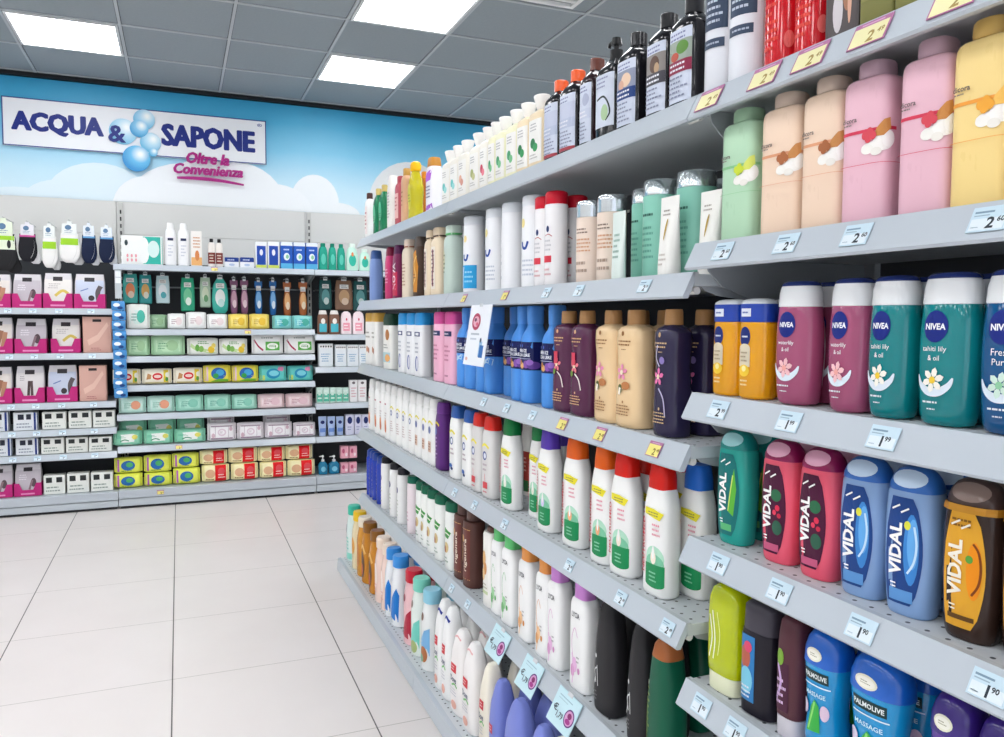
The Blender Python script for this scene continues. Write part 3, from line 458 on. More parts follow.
kind('nv_oil','shower_oil_bottle','golden shower oil with blue cap',.173,.07,.05,[(0,.84,.88),(.02,.95,1),(.3,1,1),(.74,.96,.96),(.77,.9,.92)],'#ffb414',2.5,[(.765,.95,.97),(.77,.99,1),(.945,.99,1)],'#1840a8',rough=.08,trans=.25,coat=.5,decor=[('e',-.25,.62,.38,.1,'#1a2c74'),('l',-.5,.6,0,.64,1,'#e8ecf4'),('r',-.6,.32,.15,.5,'#d9cdb4'),('e',-.22,.5,.38,.05,'#d9cdb4'),('e',-.22,.28,.36,.06,'#f0c838'),('e',-.22,.3,.15,.03,'#fbeaa0'),('l',-.5,.36,.1,.48,3,'#a8987c'),('l',-.5,.12,.1,.2,2,'#f0dca0')],
     capdecor=[('r',-.55,.82,.15,.9,'#dfe4ee'),('l',-.45,.84,.05,.88,1,'#4860a8')],extra=lambda H, W, D: [('cap_top', (lambda m: (Body([(.944*H,.94*W/2,.94*D/2),(.965*H,.9*W/2,.9*D/2),(.99*H,.7*W/2,.7*D/2),(1*H,.4*W/2,.4*D/2)],3).into(m, mat('#e4e8ec')), m.mesh('cap_top'))[1])(MB()), [])])
VB = [(0,.78,.84),(.015,.82,.9),(.03,.84,.94),(.2,.93,1),(.5,1,1.03),(.72,.99,1),(.82,.95,.97),(.845,.9,.94)]
VC = [(.84,.92,.96),(.845,.94,.98),(.88,.92,.95),(.93,.82,.8),(.97,.66,.6),(.99,.5,.44),(1,.3,.26)]
def vidal(key, what, col, capc, lid, panel, ac, tcol='#f6f6f4', extra_=()):
    pan = [(-.6,.08),(.3,.08)]+[(.4+.3*math.sin(PI*t/10), .08+.72*t/10) for t in range(1,10)]+[(.3,.8),(-.5,.8),(-.7,.6),(-.75,.4),(-.7,.2)]
    def lidfn(H, W, D):              # the pale oval lid set into the sloping front of the cap
        cb = Body(resample([(z*H, w*W/2, d*D/2) for z, w, d in VC]), 2.6); m = MB(); decorate(m, cb, W, H, [('e',.02,.925,.66,.058,lid)], .15)
        return [('flip_lid', m.mesh('flip_lid'), [])]
    kind(key,'shower_gel_bottle',what,.205,.078,.053,VB,col,2.7,VC,capc,capn=2.6,rough=.25,coat=.2,decor=[('p',pan,panel)]+ac+[('t','VIDAL',-.28,.45,.5,.36,tcol,1,.035),('s',[(-.45,.715),(-.15,.75)],.012,tcol),('s',[(-.1,.7),(.2,.735)],.012,tcol),('t','il',-.32,.205,.22,.035,tcol,1,.0)]+list(extra_),extra=lidfn)
vidal('vd_green','green shower gel with pine label','#24a094','#128480','#9cd0d2','#127070',[('p',[(.05,.3),(.4,.26),(.55,.5),(.4,.68),(.2,.5)],'#5cb43c'),('r',-.4,.12,.3,.18,'#5cb878'),('s',[(.1,.3),(.35,.62)],.012,'#c8e070')])
vidal('vd_red','coral pink shower gel with berry label','#e85a72','#8c1450','#e4a8c0','#4a1034',[('e',.2,.56,.28,.05,'#2c6a48'),('e',.3,.46,.12,.025,'#d83050'),('e',.15,.42,.1,.022,'#e0405c'),('e',.4,.4,.1,.02,'#c82848'),('e',.3,.3,.25,.06,'#2c5c48'),('r',-.45,.1,.4,.16,'#c85a80')])
vidal('vd_blue','steel blue shower gel with drop label','#84a4d0','#2c66b4','#c3d8ee','#1c4284',[('e',.3,.46,.28,.24,'#3c84cc'),('e',.36,.5,.2,.17,'#62a8e4'),('e',.15,.62,.12,.03,'#d8d840'),('r',-.5,.1,.4,.18,'#5c94d0'),('s',[(.2,.3),(.42,.38),(.5,.5),(.4,.62)],.014,'#c4e2f8')])
vidal('vd_brown','dark brown shower gel with golden label','#362620','#4a3834','#8c7870','#dca02c',[('e',.35,.45,.25,.18,'#e88c14'),('s',[(.3,.3),(.5,.37),(.56,.47),(.48,.57),(.3,.62)],.014,'#7a3c10'),('r',-.5,.13,.4,.16,'#5c3c14'),('e',.2,.52,.12,.025,'#5c9c3c'),('l',-.5,.7,.3,.77,2,'#8a5c18')],'#f0e8d8',[('r',-2.4,.80,2.4,.845,'#c88c2c')])
kind('lime','shower_gel_bottle','lime green clear bottle standing on its cap',.197,.085,.05,[(.17,.92,.92),(.18,.96,.98),(.3,1,1),(.7,1,1),(.86,.94,.94),(.95,.78,.8),(.99,.5,.5),(1,.3,.3)],'#d6e400',3,[(0,.8,.84),(.01,.88,.92),(.165,.9,.92),(.17,.86,.88)],'#e2e4c4',rough=.1,trans=.35,coat=.4,decor=[('s',[(-.6,.3),(-.4,.5),(-.6,.7)],.014,'#f4f6d8'),('s',[(-.3,.3),(-.2,.5),(-.4,.75)],.014,'#f4f6d8'),('s',[(0,.35),(.1,.55),(-.1,.75)],.008,'#eaf0a0')])
kind('darktube','shower_gel_bottle','black bottle with colourful label and smoky top',.197,.076,.052,[(0,.9,.9),(.01,1,1),(.7,1,1),(.74,.97,.97)],'#1d1a24',3,[(.735,.9,.9),(.74,.94,.94),(.95,.88,.9),(.99,.66,.7),(1,.5,.5)],'#45424c',decor=[('r',-.95,.12,.1,.7,'#2c7ab8'),('e',-.5,.5,.35,.1,'#b8604c'),('e',-.4,.3,.4,.12,'#7cc8e0'),('l',-.8,.14,0,.26,3,'#e0e4ec'),('e',-.3,.6,.25,.05,'#d84a6c')])
kind('browntube','shower_gel_bottle','maroon bottle standing on pale cap with fruit label',.2,.066,.052,[(.17,.92,.92),(.18,.98,.98),(.75,1,1),(.85,.95,.95),(.95,.85,.85),(.99,.6,.6),(1,.4,.4)],'#552f38',3,[(0,.84,.86),(.01,.92,.94),(.165,.94,.96),(.17,.88,.9)],'#c8c4cc',decor=[('r',-.9,.22,.3,.62,'#4a2038'),('s',[(-.7,.3),(-.3,.45),(-.6,.6)],.03,'#c8a8d8'),('e',-.4,.66,.3,.07,'#7ca83c'),('l',-.7,.26,.2,.5,4,'#d8b8dc')])
PL = [(0,.72,.8),(.02,.82,.9),(.15,.9,.96),(.35,.8,.92),(.55,.9,.98),(.72,1,1.02)]
PLC = [(.715,.98,1),(.72,1.02,1.05),(.82,1,1),(.9,.86,.88),(.96,.62,.66),(.99,.36,.4),(1,.2,.2)]
def palm(key, what, col, capc, dec): kind(key,'shower_gel_bottle',what,.205,.094,.06,PL,col,2.5,PLC,capc,rough=.1,coat=.6,decor=dec,capdecor=[('e',-.1,.8,.42,.05,'#e8e6d0'),('e',-.1,.8,.34,.036,'#f4f2e6'),('l',-.3,.785,.1,.815,2,'#9a9478')])
PD = [('r',-.6,.6,.62,.68,'#1c3a3c'),('t','PALMOLIVE',0,.64,1.1,.038,'#e4ecec',0,.03),('r',-.6,.565,.7,.575,'#d4ecf4'),('t','MASSAGE',0,.5,1.0,.035,'#c4e8f4'),('p',[(-.4,.2),(.3,.22),(.2,.42),(.0,.46),(-.2,.4)],'#3cae48'),('s',[(-.3,.22),(0,.44)],.02,'#8cd870'),('e',.45,.38,.18,.06,'#e0c8dc'),('e',-.55,.38,.2,.06,'#dcd0e4'),('e',-.1,.1,.1,.05,'#d8c860')]
palm('pm_blue','bright blue shower gel with domed cap and aloe label','#1290cc','#1260c4',PD)
palm('pm_violet','violet shower gel with domed cap','#5c3c94','#38207c',[('r',-.7,.56,.6,.66,'#5c9cc0'),('l',-.6,.5,.5,.68,3,'#d8d8f0')])
# --- wall shelving kinds
def pack(key, name, desc, col, dec, W=.2, H=.09, D=.08, lean=.15, cat='pack', **k):
    kind(key,name,desc,H,W,D,[(-1,.9,.04),(-.94,.93,.05),(-.92,.94,.3),(-.8,.97,.8),(-.5,1,1),(.5,1,1),(.8,.97,.8),(.92,.94,.3),(.94,.93,.05),(1,.9,.04)],col,3,decor=dec,lean=lean,cat=cat,pillow=True,rough=.3,**k)
def wipes(key, what, col, c1, c2, c3, base_=None): pack(key,'wipes_pack',what,col,[('p',[(-.7,.2),(.7,.2),(.72,.75),(-.72,.75)],c1),('e',.25,.5,.36,.26,c2),('l',-.6,.3,0,.65,3,c3)])
wipes('wp_mintbig','large white and mint wipes pack','#eef0ea','#dff0e8','#4cb8a4','#7ca89c'); wipes('wp_green','pale green wipes pack','#b4dcb4','#c8e8c4','#a8d0a0','#6ca87c')
wipes('wp_white','white wipes pack with red arc','#f0f0ee','#f4f2ee','#e8d8d8','#a8808c'); wipes('wp_yellow','yellow wipes pack','#efd668','#f4e08c','#e8c040','#b08838')
wipes('wp_teal','teal wipes pack','#8cd4d0','#58b4c4','#48a898','#d8f0ec'); pack('wp_lemon','wipes_pack','white wipes pack with green and yellow print','#f2f3ea',[('s',[(-.8,.6),(-.4,.35),(0,.3),(.5,.2),(.85,.25)],.2,'#c8e0a0'),('e',-.35,.42,.14,.2,'#6cac4c'),('e',-.1,.36,.16,.18,'#88bc5c'),('e',.55,.32,.22,.2,'#f0c83c'),('e',.7,.55,.14,.14,'#f4dc70'),('l',-.4,.62,.5,.82,2,'#5c9c4c')])
pack('wp_oval','wipes_pack','white wipes pack with green oval','#f3f3f1',[('s',[(-.85,.7),(-.6,.4),(-.3,.2)],.09,'#b03058'),('r',-.15,.2,.75,.62,'#5cb04c'),('e',.3,.41,.36,.15,'#eef4e8'),('l',.05,.34,.55,.48,2,'#4c8c44'),('l',-.5,.74,.5,.86,1,'#9a9a98')]); pack('wp_red','wipes_pack','white and yellow wipes pack with red oval','#f6efdc',[('r',.45,.08,.9,.9,'#ecd038'),('r',-.88,.04,.9,.14,'#d8c890'),('e',.05,.5,.34,.22,'#d82830'),('e',.05,.5,.24,.1,'#f0d0c8'),('p',[(-.7,.3),(-.4,.35),(-.35,.6),(-.6,.7)],'#c8905c'),('e',.7,.6,.14,.16,'#f4f0e0'),('e',.66,.32,.1,.14,'#5c9c4c')])
pack('wp_blueyel','wipes_pack','yellow wipes pack with blue oval','#f2e454',[('r',-.9,.1,-.65,.9,'#e8c4d8'),('e',.1,.52,.55,.34,'#2c68b8'),('e',.2,.58,.3,.18,'#48a8d8'),('e',-.1,.4,.2,.14,'#38a048'),('p',[(-.5,.06),(.8,.06),(.8,.2),(.1,.24)],'#78bc3c')]); pack('wp_tealoval','wipes_pack','teal wipes pack with blue oval','#64ccc4',[('p',[(.3,.7),(.88,.6),(.88,.92),(.4,.92)],'#e88cb4'),('e',.0,.5,.5,.32,'#2490b8'),('e',.05,.52,.36,.18,'#7cd0dc'),('r',-.9,.08,-.6,.4,'#c8dc6c')])
wipes('wp_mint','mint wipes pack','#a8e0cc','#b8e8d6','#8cd0ba','#4c9c84'); wipes('wp_mintorange','pale mint wipes pack with orange print','#c4e8dc','#d4eee4','#e8a080','#58a890')
wipes('wp_pink','pale pink wipes pack','#f0d4d6','#f4e0e2','#e8c4cc','#b87c8c'); pack('wp_floral','wipes_pack','white wipes pack with mauve-grey edge','#efe8ec',[('r',-.86,.1,.86,.84,'#a890a0'),('r',-.78,.18,.78,.78,'#f6f2f4'),('e',0,.48,.3,.2,'#e2d0da'),('e',0,.48,.2,.12,'#f6f2f4'),('l',-.15,.42,.15,.54,2,'#9c7488'),('e',-.6,.3,.12,.14,'#d8b8c4'),('e',.62,.66,.12,.12,'#d8b8c4')])
pack('wp_greenwhite','wipes_pack','white wipes pack with green top','#8cd4b4',[('p',[(-.88,.06),(.86,.06),(.86,.6),(.4,.78),(-.88,.74)],'#f4f7f1'),('p',[(.3,.08),(.86,.08),(.86,.55),(.55,.4)],'#9cdcc0'),('e',.5,.56,.2,.16,'#e4dc6c'),('s',[(-.5,.3),(-.2,.4),(.1,.32)],.07,'#4c9c74'),('l',-.75,.5,-.1,.66,2,'#4cb08c')])
pack('np_green','nappy_pack','yellow-green nappy pack with blue picture','#eef462',[('r',-.9,.1,-.62,.9,'#b468b8'),('e',0,.5,.5,.32,'#2c6cb0'),('e',.1,.55,.25,.16,'#50b468'),('l',-.5,.1,.6,.2,1,'#488c3c')],D=.1,lean=0)
pack('np_red','nappy_pack','yellow and red nappy pack','#fff6c4',[('r',-.05,.04,.86,.96,'#ec1a22'),('e',.4,.62,.26,.2,'#e85058'),('l',.15,.2,.7,.5,2,'#f8d8d0'),('e',-.4,.5,.35,.25,'#e8b890'),('l',-.8,.1,0,.25,1,'#a87840')],D=.1,lean=0)
def carton(key, name, desc, col, dec, W, H, D, cat='box'): kind(key,name,desc,H,W,D,BOX,col,16,decor=dec,cat=cat,rough=.45,seg=24)
carton('bx_nappy','nappy_pads_box','white and teal carton with circle logo','#eef0ee',[('r',.05,.02,.98,.98,'#34b4a4'),('e',.1,.5,.25,.46,'#eef0ee'),('e',.55,.55,.28,.3,'#d0e8e4'),('e',-.75,.75,.08,.1,'#2c3c44')]+[('e',-.7+.2*i,z,.05,.06,'#e8a0a8') for i in range(3) for z in (.3,.15)],.3,.18,.1)
carton('bx_white','cream_box','tall white box with orange foot','#f1ede8',[('r',-.95,.02,.95,.25,'#e8b070'),('e',.1,.3,.4,.15,'#d88850'),('l',-.7,.5,.7,.85,4,'#d09870')],.08,.22,.06)
carton('bx_low','cotton_box','low white box with navy top','#eceef4',[('r',-.98,.55,.98,1,'#1c3c8c'),('l',-.6,.6,.6,.9,1,'#c8d4f0'),('e',0,.25,.4,.12,'#b8c8e4')],.1,.055,.08)
carton('bx_blue','cotton_pads_pack','white pack with royal blue panel','#eef0f4',[('r',-.8,.12,.8,.85,'#1c48a8'),('e',0,.6,.3,.12,'#e8ecf8'),('r',-.95,.01,.95,.12,'#c8d860')],.085,.17,.06,'pack')
carton('bx_sky','baby_milk_box','royal blue carton with white oval','#2058b8',[('r',-.98,.86,.98,1,'#e8eef6'),('r',-.98,.0,.98,.2,'#58b0dc'),('e',0,.45,.5,.14,'#e4f0f4'),('e',.1,.45,.25,.08,'#8cc8a0'),('l',-.6,.65,.6,.78,1,'#c8d8f4')],.09,.17,.06)
carton('bx_pattern','baby_cream_box','white box with dotted black top edge','#eaf0f4',[('r',-.95,.8,.95,.97,'#f4f4f4')]+[('e',-.7+.35*i,.88,.1,.04,'#26262e') for i in range(5)]+[('l',-.7,.2,.7,.6,4,'#8cb0d0')],.085,.15,.06)
carton('bx_mint','toothpaste_box','small mint green box','#cfe8dc',[('r',-.9,.1,.9,.6,'#5cbca0'),('l',-.6,.2,.6,.9,3,'#e8f4ee')],.045,.1,.05)
carton('bx_tallwhite','soap_box','white box with faint red print','#f0eeee',[('e',0,.88,.4,.06,'#6c6468'),('l',-.7,.2,.7,.7,4,'#d8a8b0')],.06,.15,.05)
carton('bx_nvround','baby_lotion_box','pale violet box with navy roundel','#d8d8ec',[('e',0,.72,.6,.18,'#24306c'),('l',-.6,.2,.6,.45,2,'#8c94c0')],.05,.14,.05)
carton('bx_pinkdot','soap_box','pink patterned box','#e8a8b8',[('e',-.3,.6,.35,.2,'#c05878'),('e',.4,.3,.3,.15,'#f0dce0')],.055,.085,.05)
carton('bx_bandage','plaster_box','white medical box with two dark windows','#eceee8',[('r',-.75,.62,-.2,.9,'#2c3030'),('r',.2,.62,.75,.9,'#2c3030'),('l',-.8,.1,.8,.45,2,'#98a49c')],.16,.12,.08)
carton('bx_bandageblue','plaster_box','white and blue medical box','#e8ecf0',[('r',.72,.0,1.2,1,'#1c3884'),('r',-.6,.6,-.1,.9,'#2c3040'),('r',.1,.6,.5,.9,'#2c3040'),('l',-.8,.1,.6,.45,2,'#98a0b0')],.16,.12,.08)
carton('bx_nude','tights_box','nude pink tights box with leg picture','#dcaea0',[('p',[(-.6,.2),(.1,.35),(.8,.75),(.7,.85),(0,.5),(-.7,.35)],'#eac4b4'),('r',-.3,.86,.3,.93,'#2c2426'),('l',-.5,.05,.4,.15,2,'#b87878')],.2,.24,.08)
def tray(H, W, D):                   # the magenta display tray, its front notched in the middle
    m = MB(); c = mat('#c02878', .45); t = .003; z1 = .42*H; z2 = .2*H; x = W/2; y = -D/2-.004
    m.prism([(-x,0),(x,0),(x,z1),(.62*x,z1),(.4*x,z2),(-.4*x,z2),(-.62*x,z1),(-x,z1)][::1], 0, t, 'y', c)
    m.v = [(vx, vy+y, vz) for vx, vy, vz in m.v]
    m.box((-x,-D/2-.002,0),(-x+t,D/2,z1),c); m.box((x-t,-D/2-.002,0),(x,D/2,z1),c)
    q = MB(); q.box((-.5*x,y-.0012,.05*H),(.5*x,y-.0004,.1*H),mat('#e890c0')); return [('display_tray', m.mesh('display_tray', False), [('printed_band', q.mesh('printed_band', False), [])])]
def tights(key, what, pic, dec):
    kind(key,'stocking_pack',what,.26,.2,.09,[(0,.96,.9),(.01,.97,.92),(.7,.96,.7),(.93,.9,.4),(1,.88,.35)],'#d8d4d8',12,decor=[('r',-.9,.1,.9,.82,pic),('r',-.35,.78,.3,.9,'#383438')]+dec,cat='pack',extra=tray,rough=.25,lean=.1)
tights('tg_grey','grey-white tights pack in magenta tray','#c4bcc4',[('e',.4,.42,.2,.14,'#5c4a50'),('s',[(.1,.2),(.3,.5)],.06,'#8a7078'),('l',-.7,.5,.0,.7,3,'#e8e4e8')])
tights('tg_yellow','white tights pack with golden print in magenta tray','#e6e2de',[('s',[(-.2,.35),(.3,.5),(.7,.42)],.08,'#d8c060'),('l',-.7,.55,.2,.72,3,'#b8b0b0')])
tights('tg_blue','pale blue tights pack with dark leg in magenta tray','#c8d0e4',[('s',[(.6,.15),(.5,.45),(.7,.65)],.12,'#5c5458'),('s',[(-.6,.5),(-.1,.58)],.03,'#6c80b8'),('e',.1,.3,.2,.08,'#3c3438')])
tights('tg_leg','white tights pack with dark legs in magenta tray','#e2dede',[('s',[(-.1,.2),(-.05,.6)],.07,'#4a3c3c'),('s',[(.15,.2),(.1,.6)],.07,'#5a4848'),('l',-.7,.6,-.3,.75,3,'#a09898')])
tights('tg_brown','white tights pack with tanned legs in magenta tray','#e4dcd6',[('s',[(-.1,.15),(.2,.65)],.16,'#9c6c54'),('s',[(.35,.15),(.5,.6)],.12,'#b8866a')])
kind('wb_white','lotion_bottle','white lotion bottle with dark mark',.25,.09,.06,OVL,'#f2f2f3',3,[(.83,.6,.7),(.84,.64,.76),(.98,.58,.7),(1,.5,.6)],'#f4f4f4',decor=[('r',-.5,.58,.5,.64,'#2c3454'),('l',-.5,.2,.5,.5,4,'#c8ccd8')])
kind('wb_dark','serum_bottle','small dark-capped bottle with brown label',.16,.06,.05,SHO,'#ece6e0',3,CAPS,'#1e1c20',decor=[('r',-1.2,.1,1.2,.5,'#7c3430'),('l',-.7,.15,.7,.45,3,'#e8d8c8')])
kind('wb_teal','baby_shampoo_bottle','teal baby shampoo bottle',.15,.075,.05,[(0,.9,.9),(.02,1,1),(.5,1,1),(.8,.8,.85),(.86,.6,.7)],'#1fa088',2.6,CAPS,'#12846c',decor=[('e',0,.4,.5,.2,'#5cc8b4')])
kind('wb_mintwhite','baby_shampoo_bottle','pale mint baby shampoo bottle with teal label',.16,.09,.055,[(0,.8,.85),(.03,1,1),(.5,1,1),(.8,.7,.8),(.86,.45,.6)],'#c8ecdc',2.6,CAPS,'#e4f4ea',decor=[('e',0,.38,.6,.22,'#34b8a0'),('e',0,.6,.2,.08,'#e08858')])
kind('wb_brown','baby_oil_bottle','brown and teal baby bottle with white cap',.155,.07,.045,OVL,'#7c5848',2.8,CAPO,'#e8e4e0',decor=[('r',-.7,.1,.7,.45,'#4cb4c4'),('e',0,.55,.4,.12,'#f0e8e0')])
kind('wb_pink','baby_lotion_bottle','white baby bottle with pink label',.15,.075,.045,[(0,.8,.85),(.03,1,1),(.6,1,1),(.9,.8,.85),(.97,.5,.5),(1,.3,.3)],'#f6e4e8',2.6,decor=[('r',-.6,.15,.6,.5,'#f0a0b0'),('e',0,.65,.15,.06,'#d85a70'),('l',-.5,.2,.5,.45,2,'#fff0f2')])
kind('wb_pump','pump_bottle','blue soap bottle with white pump',.2,.085,.06,[(0,.92,.92),(.02,1,1),(.5,1,1),(.62,.6,.7),(.66,.4,.5)],'#2a84ac',2.6,decor=[('e',0,.28,.5,.14,'#78c0d8')],trans=.15,rough=.15,extra=lambda H, W, D: (lambda m: (m.tube((0,0,.65*H),(0,0,.76*H),.014,mat('#f0f0f0')), m.tube((0,0,.76*H),(0,0,.9*H),.005,mat('#f0f0f0')), m.tube((0,0,.9*H),(0,0,.98*H),.012,mat('#f0f0f0'),10,.009), m.tube((0,0,.95*H),(-.034,0,.92*H),.006,mat('#f0f0f0'),8,.004), [('pump_head', m.mesh('pump_head'), [])])[-1])(MB()))
kind('wb_tube','cream_tube','blue and white cream tube with navy roundel',.15,.055,.04,TUB,'#a8bce0',2.4,decor=[('e',0,.7,.5,.09,'#24306c'),('r',-.7,.2,.7,.4,'#6c8cd0')],cat='tube')
def hang(key, what, col, c1, c2, shape='pouch'):
    pr = [(0,.86,.4),(.03,.98,.9),(.2,1,1),(.7,.98,1),(.9,.9,.6),(1,.86,.25)] if shape == 'pouch' else [(0,.5,.6),(.05,.7,.9),(.4,.8,1),(.62,.62,.9),(.75,.5,.6),(.86,.86,.2),(1,.86,.12)] if shape == 'bottle' else [(0,.6,.4),(.1,.92,.9),(.4,1,1),(.8,.86,.9),(.95,.5,.4),(1,.4,.2)]
    kind(key,'hanging_pack',what,.28,.12,.04,pr,col,3,decor=[('e',0,.45,.6,.24,c1),('e',.1,.3,.4,.12,c2),('r',-.5,.72,.5,.86,'#e8e8e4'),('l',-.4,.74,.4,.84,2,'#78787c')],cat='pack',rough=.2,
         extra=lambda H, W, D: (lambda m: (m.box((-.018,-.006,H*.98),(.018,-.003,H*1.1),mat('#dfe3e4')), m.box((-.016,-.0066,H*1.03),(.016,-.006,H*1.08),mat('#6a7478')), [('header_flap', m.mesh('header_flap', False), [])])[-1])(MB()))
hang('hg_orange','hanging pack with orange and teal print','#4cb0a8','#e88c5c','#f0d8c0'); hang('hg_teal','hanging teal and amber pack','#3c9c9c','#d8a860','#e8e4d0'); hang('hg_white','hanging white and teal pack','#c8e0e4','#e8eef0','#58b0b8')
hang('hg_green','hanging green pack','#3cae88','#78d0a0','#e8f4e8'); hang('hg_pale','hanging pale green pack','#b8d0b8','#d8e4c8','#6ca070'); hang('hg_oval','hanging white oval pack with teal rim','#4cc0b0','#eef4f2','#c8e8e4','oval')
hang('hg_mauve','hanging mauve bottle pack','#8c5c7c','#c89cb0','#e8d0d8','bottle'); hang('hg_blue','hanging blue bottle pack','#2c6cb0','#78b0e0','#e0ecf4','bottle'); hang('hg_amber','hanging amber bottle pack','#b4683c','#e8b078','#f0dcc0','bottle')
hang('hg_bear','hanging brown picture pouch','#8c6c58','#c8a078','#e0c8b0'); hang('hg_dark','hanging dark teal pouch','#2c5c5c','#5c9898','#c8d8d4')
def second_sock(c):                    # the other sock of the pair, showing beside and below the first, foot folded forward
    def f(H, W, D):
        b = Body(resample([(z*H, w*W/2, d*D/2) for z, w, d in [(0,.3,.4),(.04,.5,.7),(.14,.62,.8),(.3,.5,.8),(.6,.45,.7),(.7,.4,.5)]]), 2.4); m = MB(); b.into(m, mat(c, .85))
        m.v = [(x+.2*W+.16*W*max(0, 1-z/(.45*H)), y+D*.95, z-.04*H) for x, y, z in m.v]; return [('second_sock', m.mesh('second_sock'), [])]
    return f
def sock(key, what, col, head, c2, xd=[]):
    kind(key,'sock_pair',what,.3,.15,.035,[(0,.4,.5),(.03,.62,.9),(.12,.86,1),(.25,.98,1),(.4,.96,1),(.55,.86,.9),(.7,.82,.7)],col,2.6,decor=[('s',[(.5,.06),(.8,.2),(.95,.4),(.9,.55)],.12,c2)]+xd,cat='socks',rough=.8,
         cap=[(.66,.66,.75),(.67,.7,.85),(.9,.68,.5),(.93,.66,.4),(.935,.24,.2),(1,.2,.16)],capcol=head,capn=6,capname='paper_header',extra=second_sock(c2),capdecor=[('e',-.1,.84,.3,.06,'#5c7c9c'),('l',-.5,.7,.5,.78,2,'#8ca0b4')])
sock('sk_dark','black sock pair with white paper header','#201f28','#e6e8ee','#e8e8ea'); sock('sk_navy','navy sock pair with blue and white header','#1a2440','#e2e8f0','#e4e6ea',[('r',-1.4,.62,1.4,.68,'#5c9cd0')]); sock('sk_white','white sock pair with lime band','#ecebe9','#e8ecea','#c8c8c8',[('r',-1.6,.42,1.6,.58,'#9cd02c')]); sock('sk_pink','black sock pair with magenta-edged header','#1e1e24','#e6e4ea','#e8e8ea',[('r',-1.6,.62,1.6,.68,'#d0509c')])
sock('sk_lime','lime and white sport sock pack with black toes','#262628','#e4ecd8','#2c2c2e',[('r',-1.7,.4,1.7,.68,'#e4ecd4'),('r',-1.6,.58,1.6,.66,'#9cd02c'),('e',.4,.5,.15,.08,'#262628')])
kind('sachet','blue_sachet','small blue and white sachet',.06,.058,.02,[(0,.95,.1),(.06,.97,.4),(.5,1,1),(.94,.97,.4),(1,.95,.1)],'#4c90cc',5,decor=[('e',-.2,.6,.5,.2,'#e4eef6'),('e',.3,.3,.4,.16,'#1c4484')],cat='sachet',rough=.25,seg=16)
# ------------------------------------------------------------------ the room
ZC, YB = 3.0, 6.42
def floor_mat(nt, b):
    o = xyz(nt); a = lines(nt, o[0], -.045, .61, .0045); c = lines(nt, o[1], 3.018, .6045, .0032)
    base = mixc(nt, noise(nt, 2.5, 0, 1), lin('#e4ddda'), lin('#dbd4d0'))
    s = mixc(nt, c, base, lin('#a8a29a')); s = mixc(nt, a, s, lin('#55504b'))
    nt.links.new(s, b.inputs['Base Color']); nt.links.new(noise(nt, 5, .26, .4), b.inputs['Roughness'])
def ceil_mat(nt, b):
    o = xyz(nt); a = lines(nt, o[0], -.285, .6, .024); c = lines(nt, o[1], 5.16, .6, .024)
    j = mth(nt, 'MAXIMUM', a, c)  # dark edges beside the grid bars: their shadow line, put into the colour
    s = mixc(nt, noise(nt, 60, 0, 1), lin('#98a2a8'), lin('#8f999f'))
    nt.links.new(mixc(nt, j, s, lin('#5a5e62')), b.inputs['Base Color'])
WALLM = node_mat('painted_wall', lambda nt, b: nt.links.new(mixc(nt, noise(nt, 3, 0, 1), lin('#e2e2df'), lin('#d8d8d5')), b.inputs['Base Color']), .7)
def slab(name, lo, hi, m):
    mb = MB(); mb.box(lo, hi, m); return struct(mb.obj(name, None, False))
X0, X1, Y0 = -5.1, 4.6, -4.2
slab('floor', (X0, Y0, -.05), (X1, YB+.1, 0), node_mat('floor_tiles', floor_mat))
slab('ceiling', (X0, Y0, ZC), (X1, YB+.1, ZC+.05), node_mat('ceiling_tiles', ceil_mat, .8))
slab('wall_back', (X0, YB, 0), (X1, YB+.1, ZC), WALLM)
slab('wall_left', (X0-.1, Y0, 0), (X0, YB, ZC), WALLM); slab('wall_right', (X1, Y0, 0), (X1+.1, YB, ZC), WALLM); 
mb = MB()                               # wall behind the viewer; its wide opening is added to let fill light in
for lo, hi in (((X0, Y0-.1, 0), (-4.2, Y0, ZC)), ((3.8, Y0-.1, 0), (X1, Y0, ZC)), ((-4.2, Y0-.1, 0), (3.8, Y0, .15)), ((-4.2, Y0-.1, 2.75), (3.8, Y0, ZC))): mb.box(lo, hi, WALLM)
struct(mb.obj('wall_front', None, False))
mb = MB(); tb = mat('#b8bec2', .4)
for i in range(-7, 9):
    x = -.285+.6*i; mb.box((x-.008, Y0, ZC-.007), (x+.008, YB, ZC), tb)
for j in range(-15, 3):
    y = 5.16+.6*j; mb.box((X0, y-.008, ZC-.0062), (X1, y+.008, ZC), tb)
o = mb.obj('ceiling_grid', None, False); struct(o)
mb = MB(); mb.box((X0, YB-.05, ZC-.035), (X1, YB-.002, ZC-.008), mat('#1c2024', .5)); struct(mb.obj('trim_1', None, False))
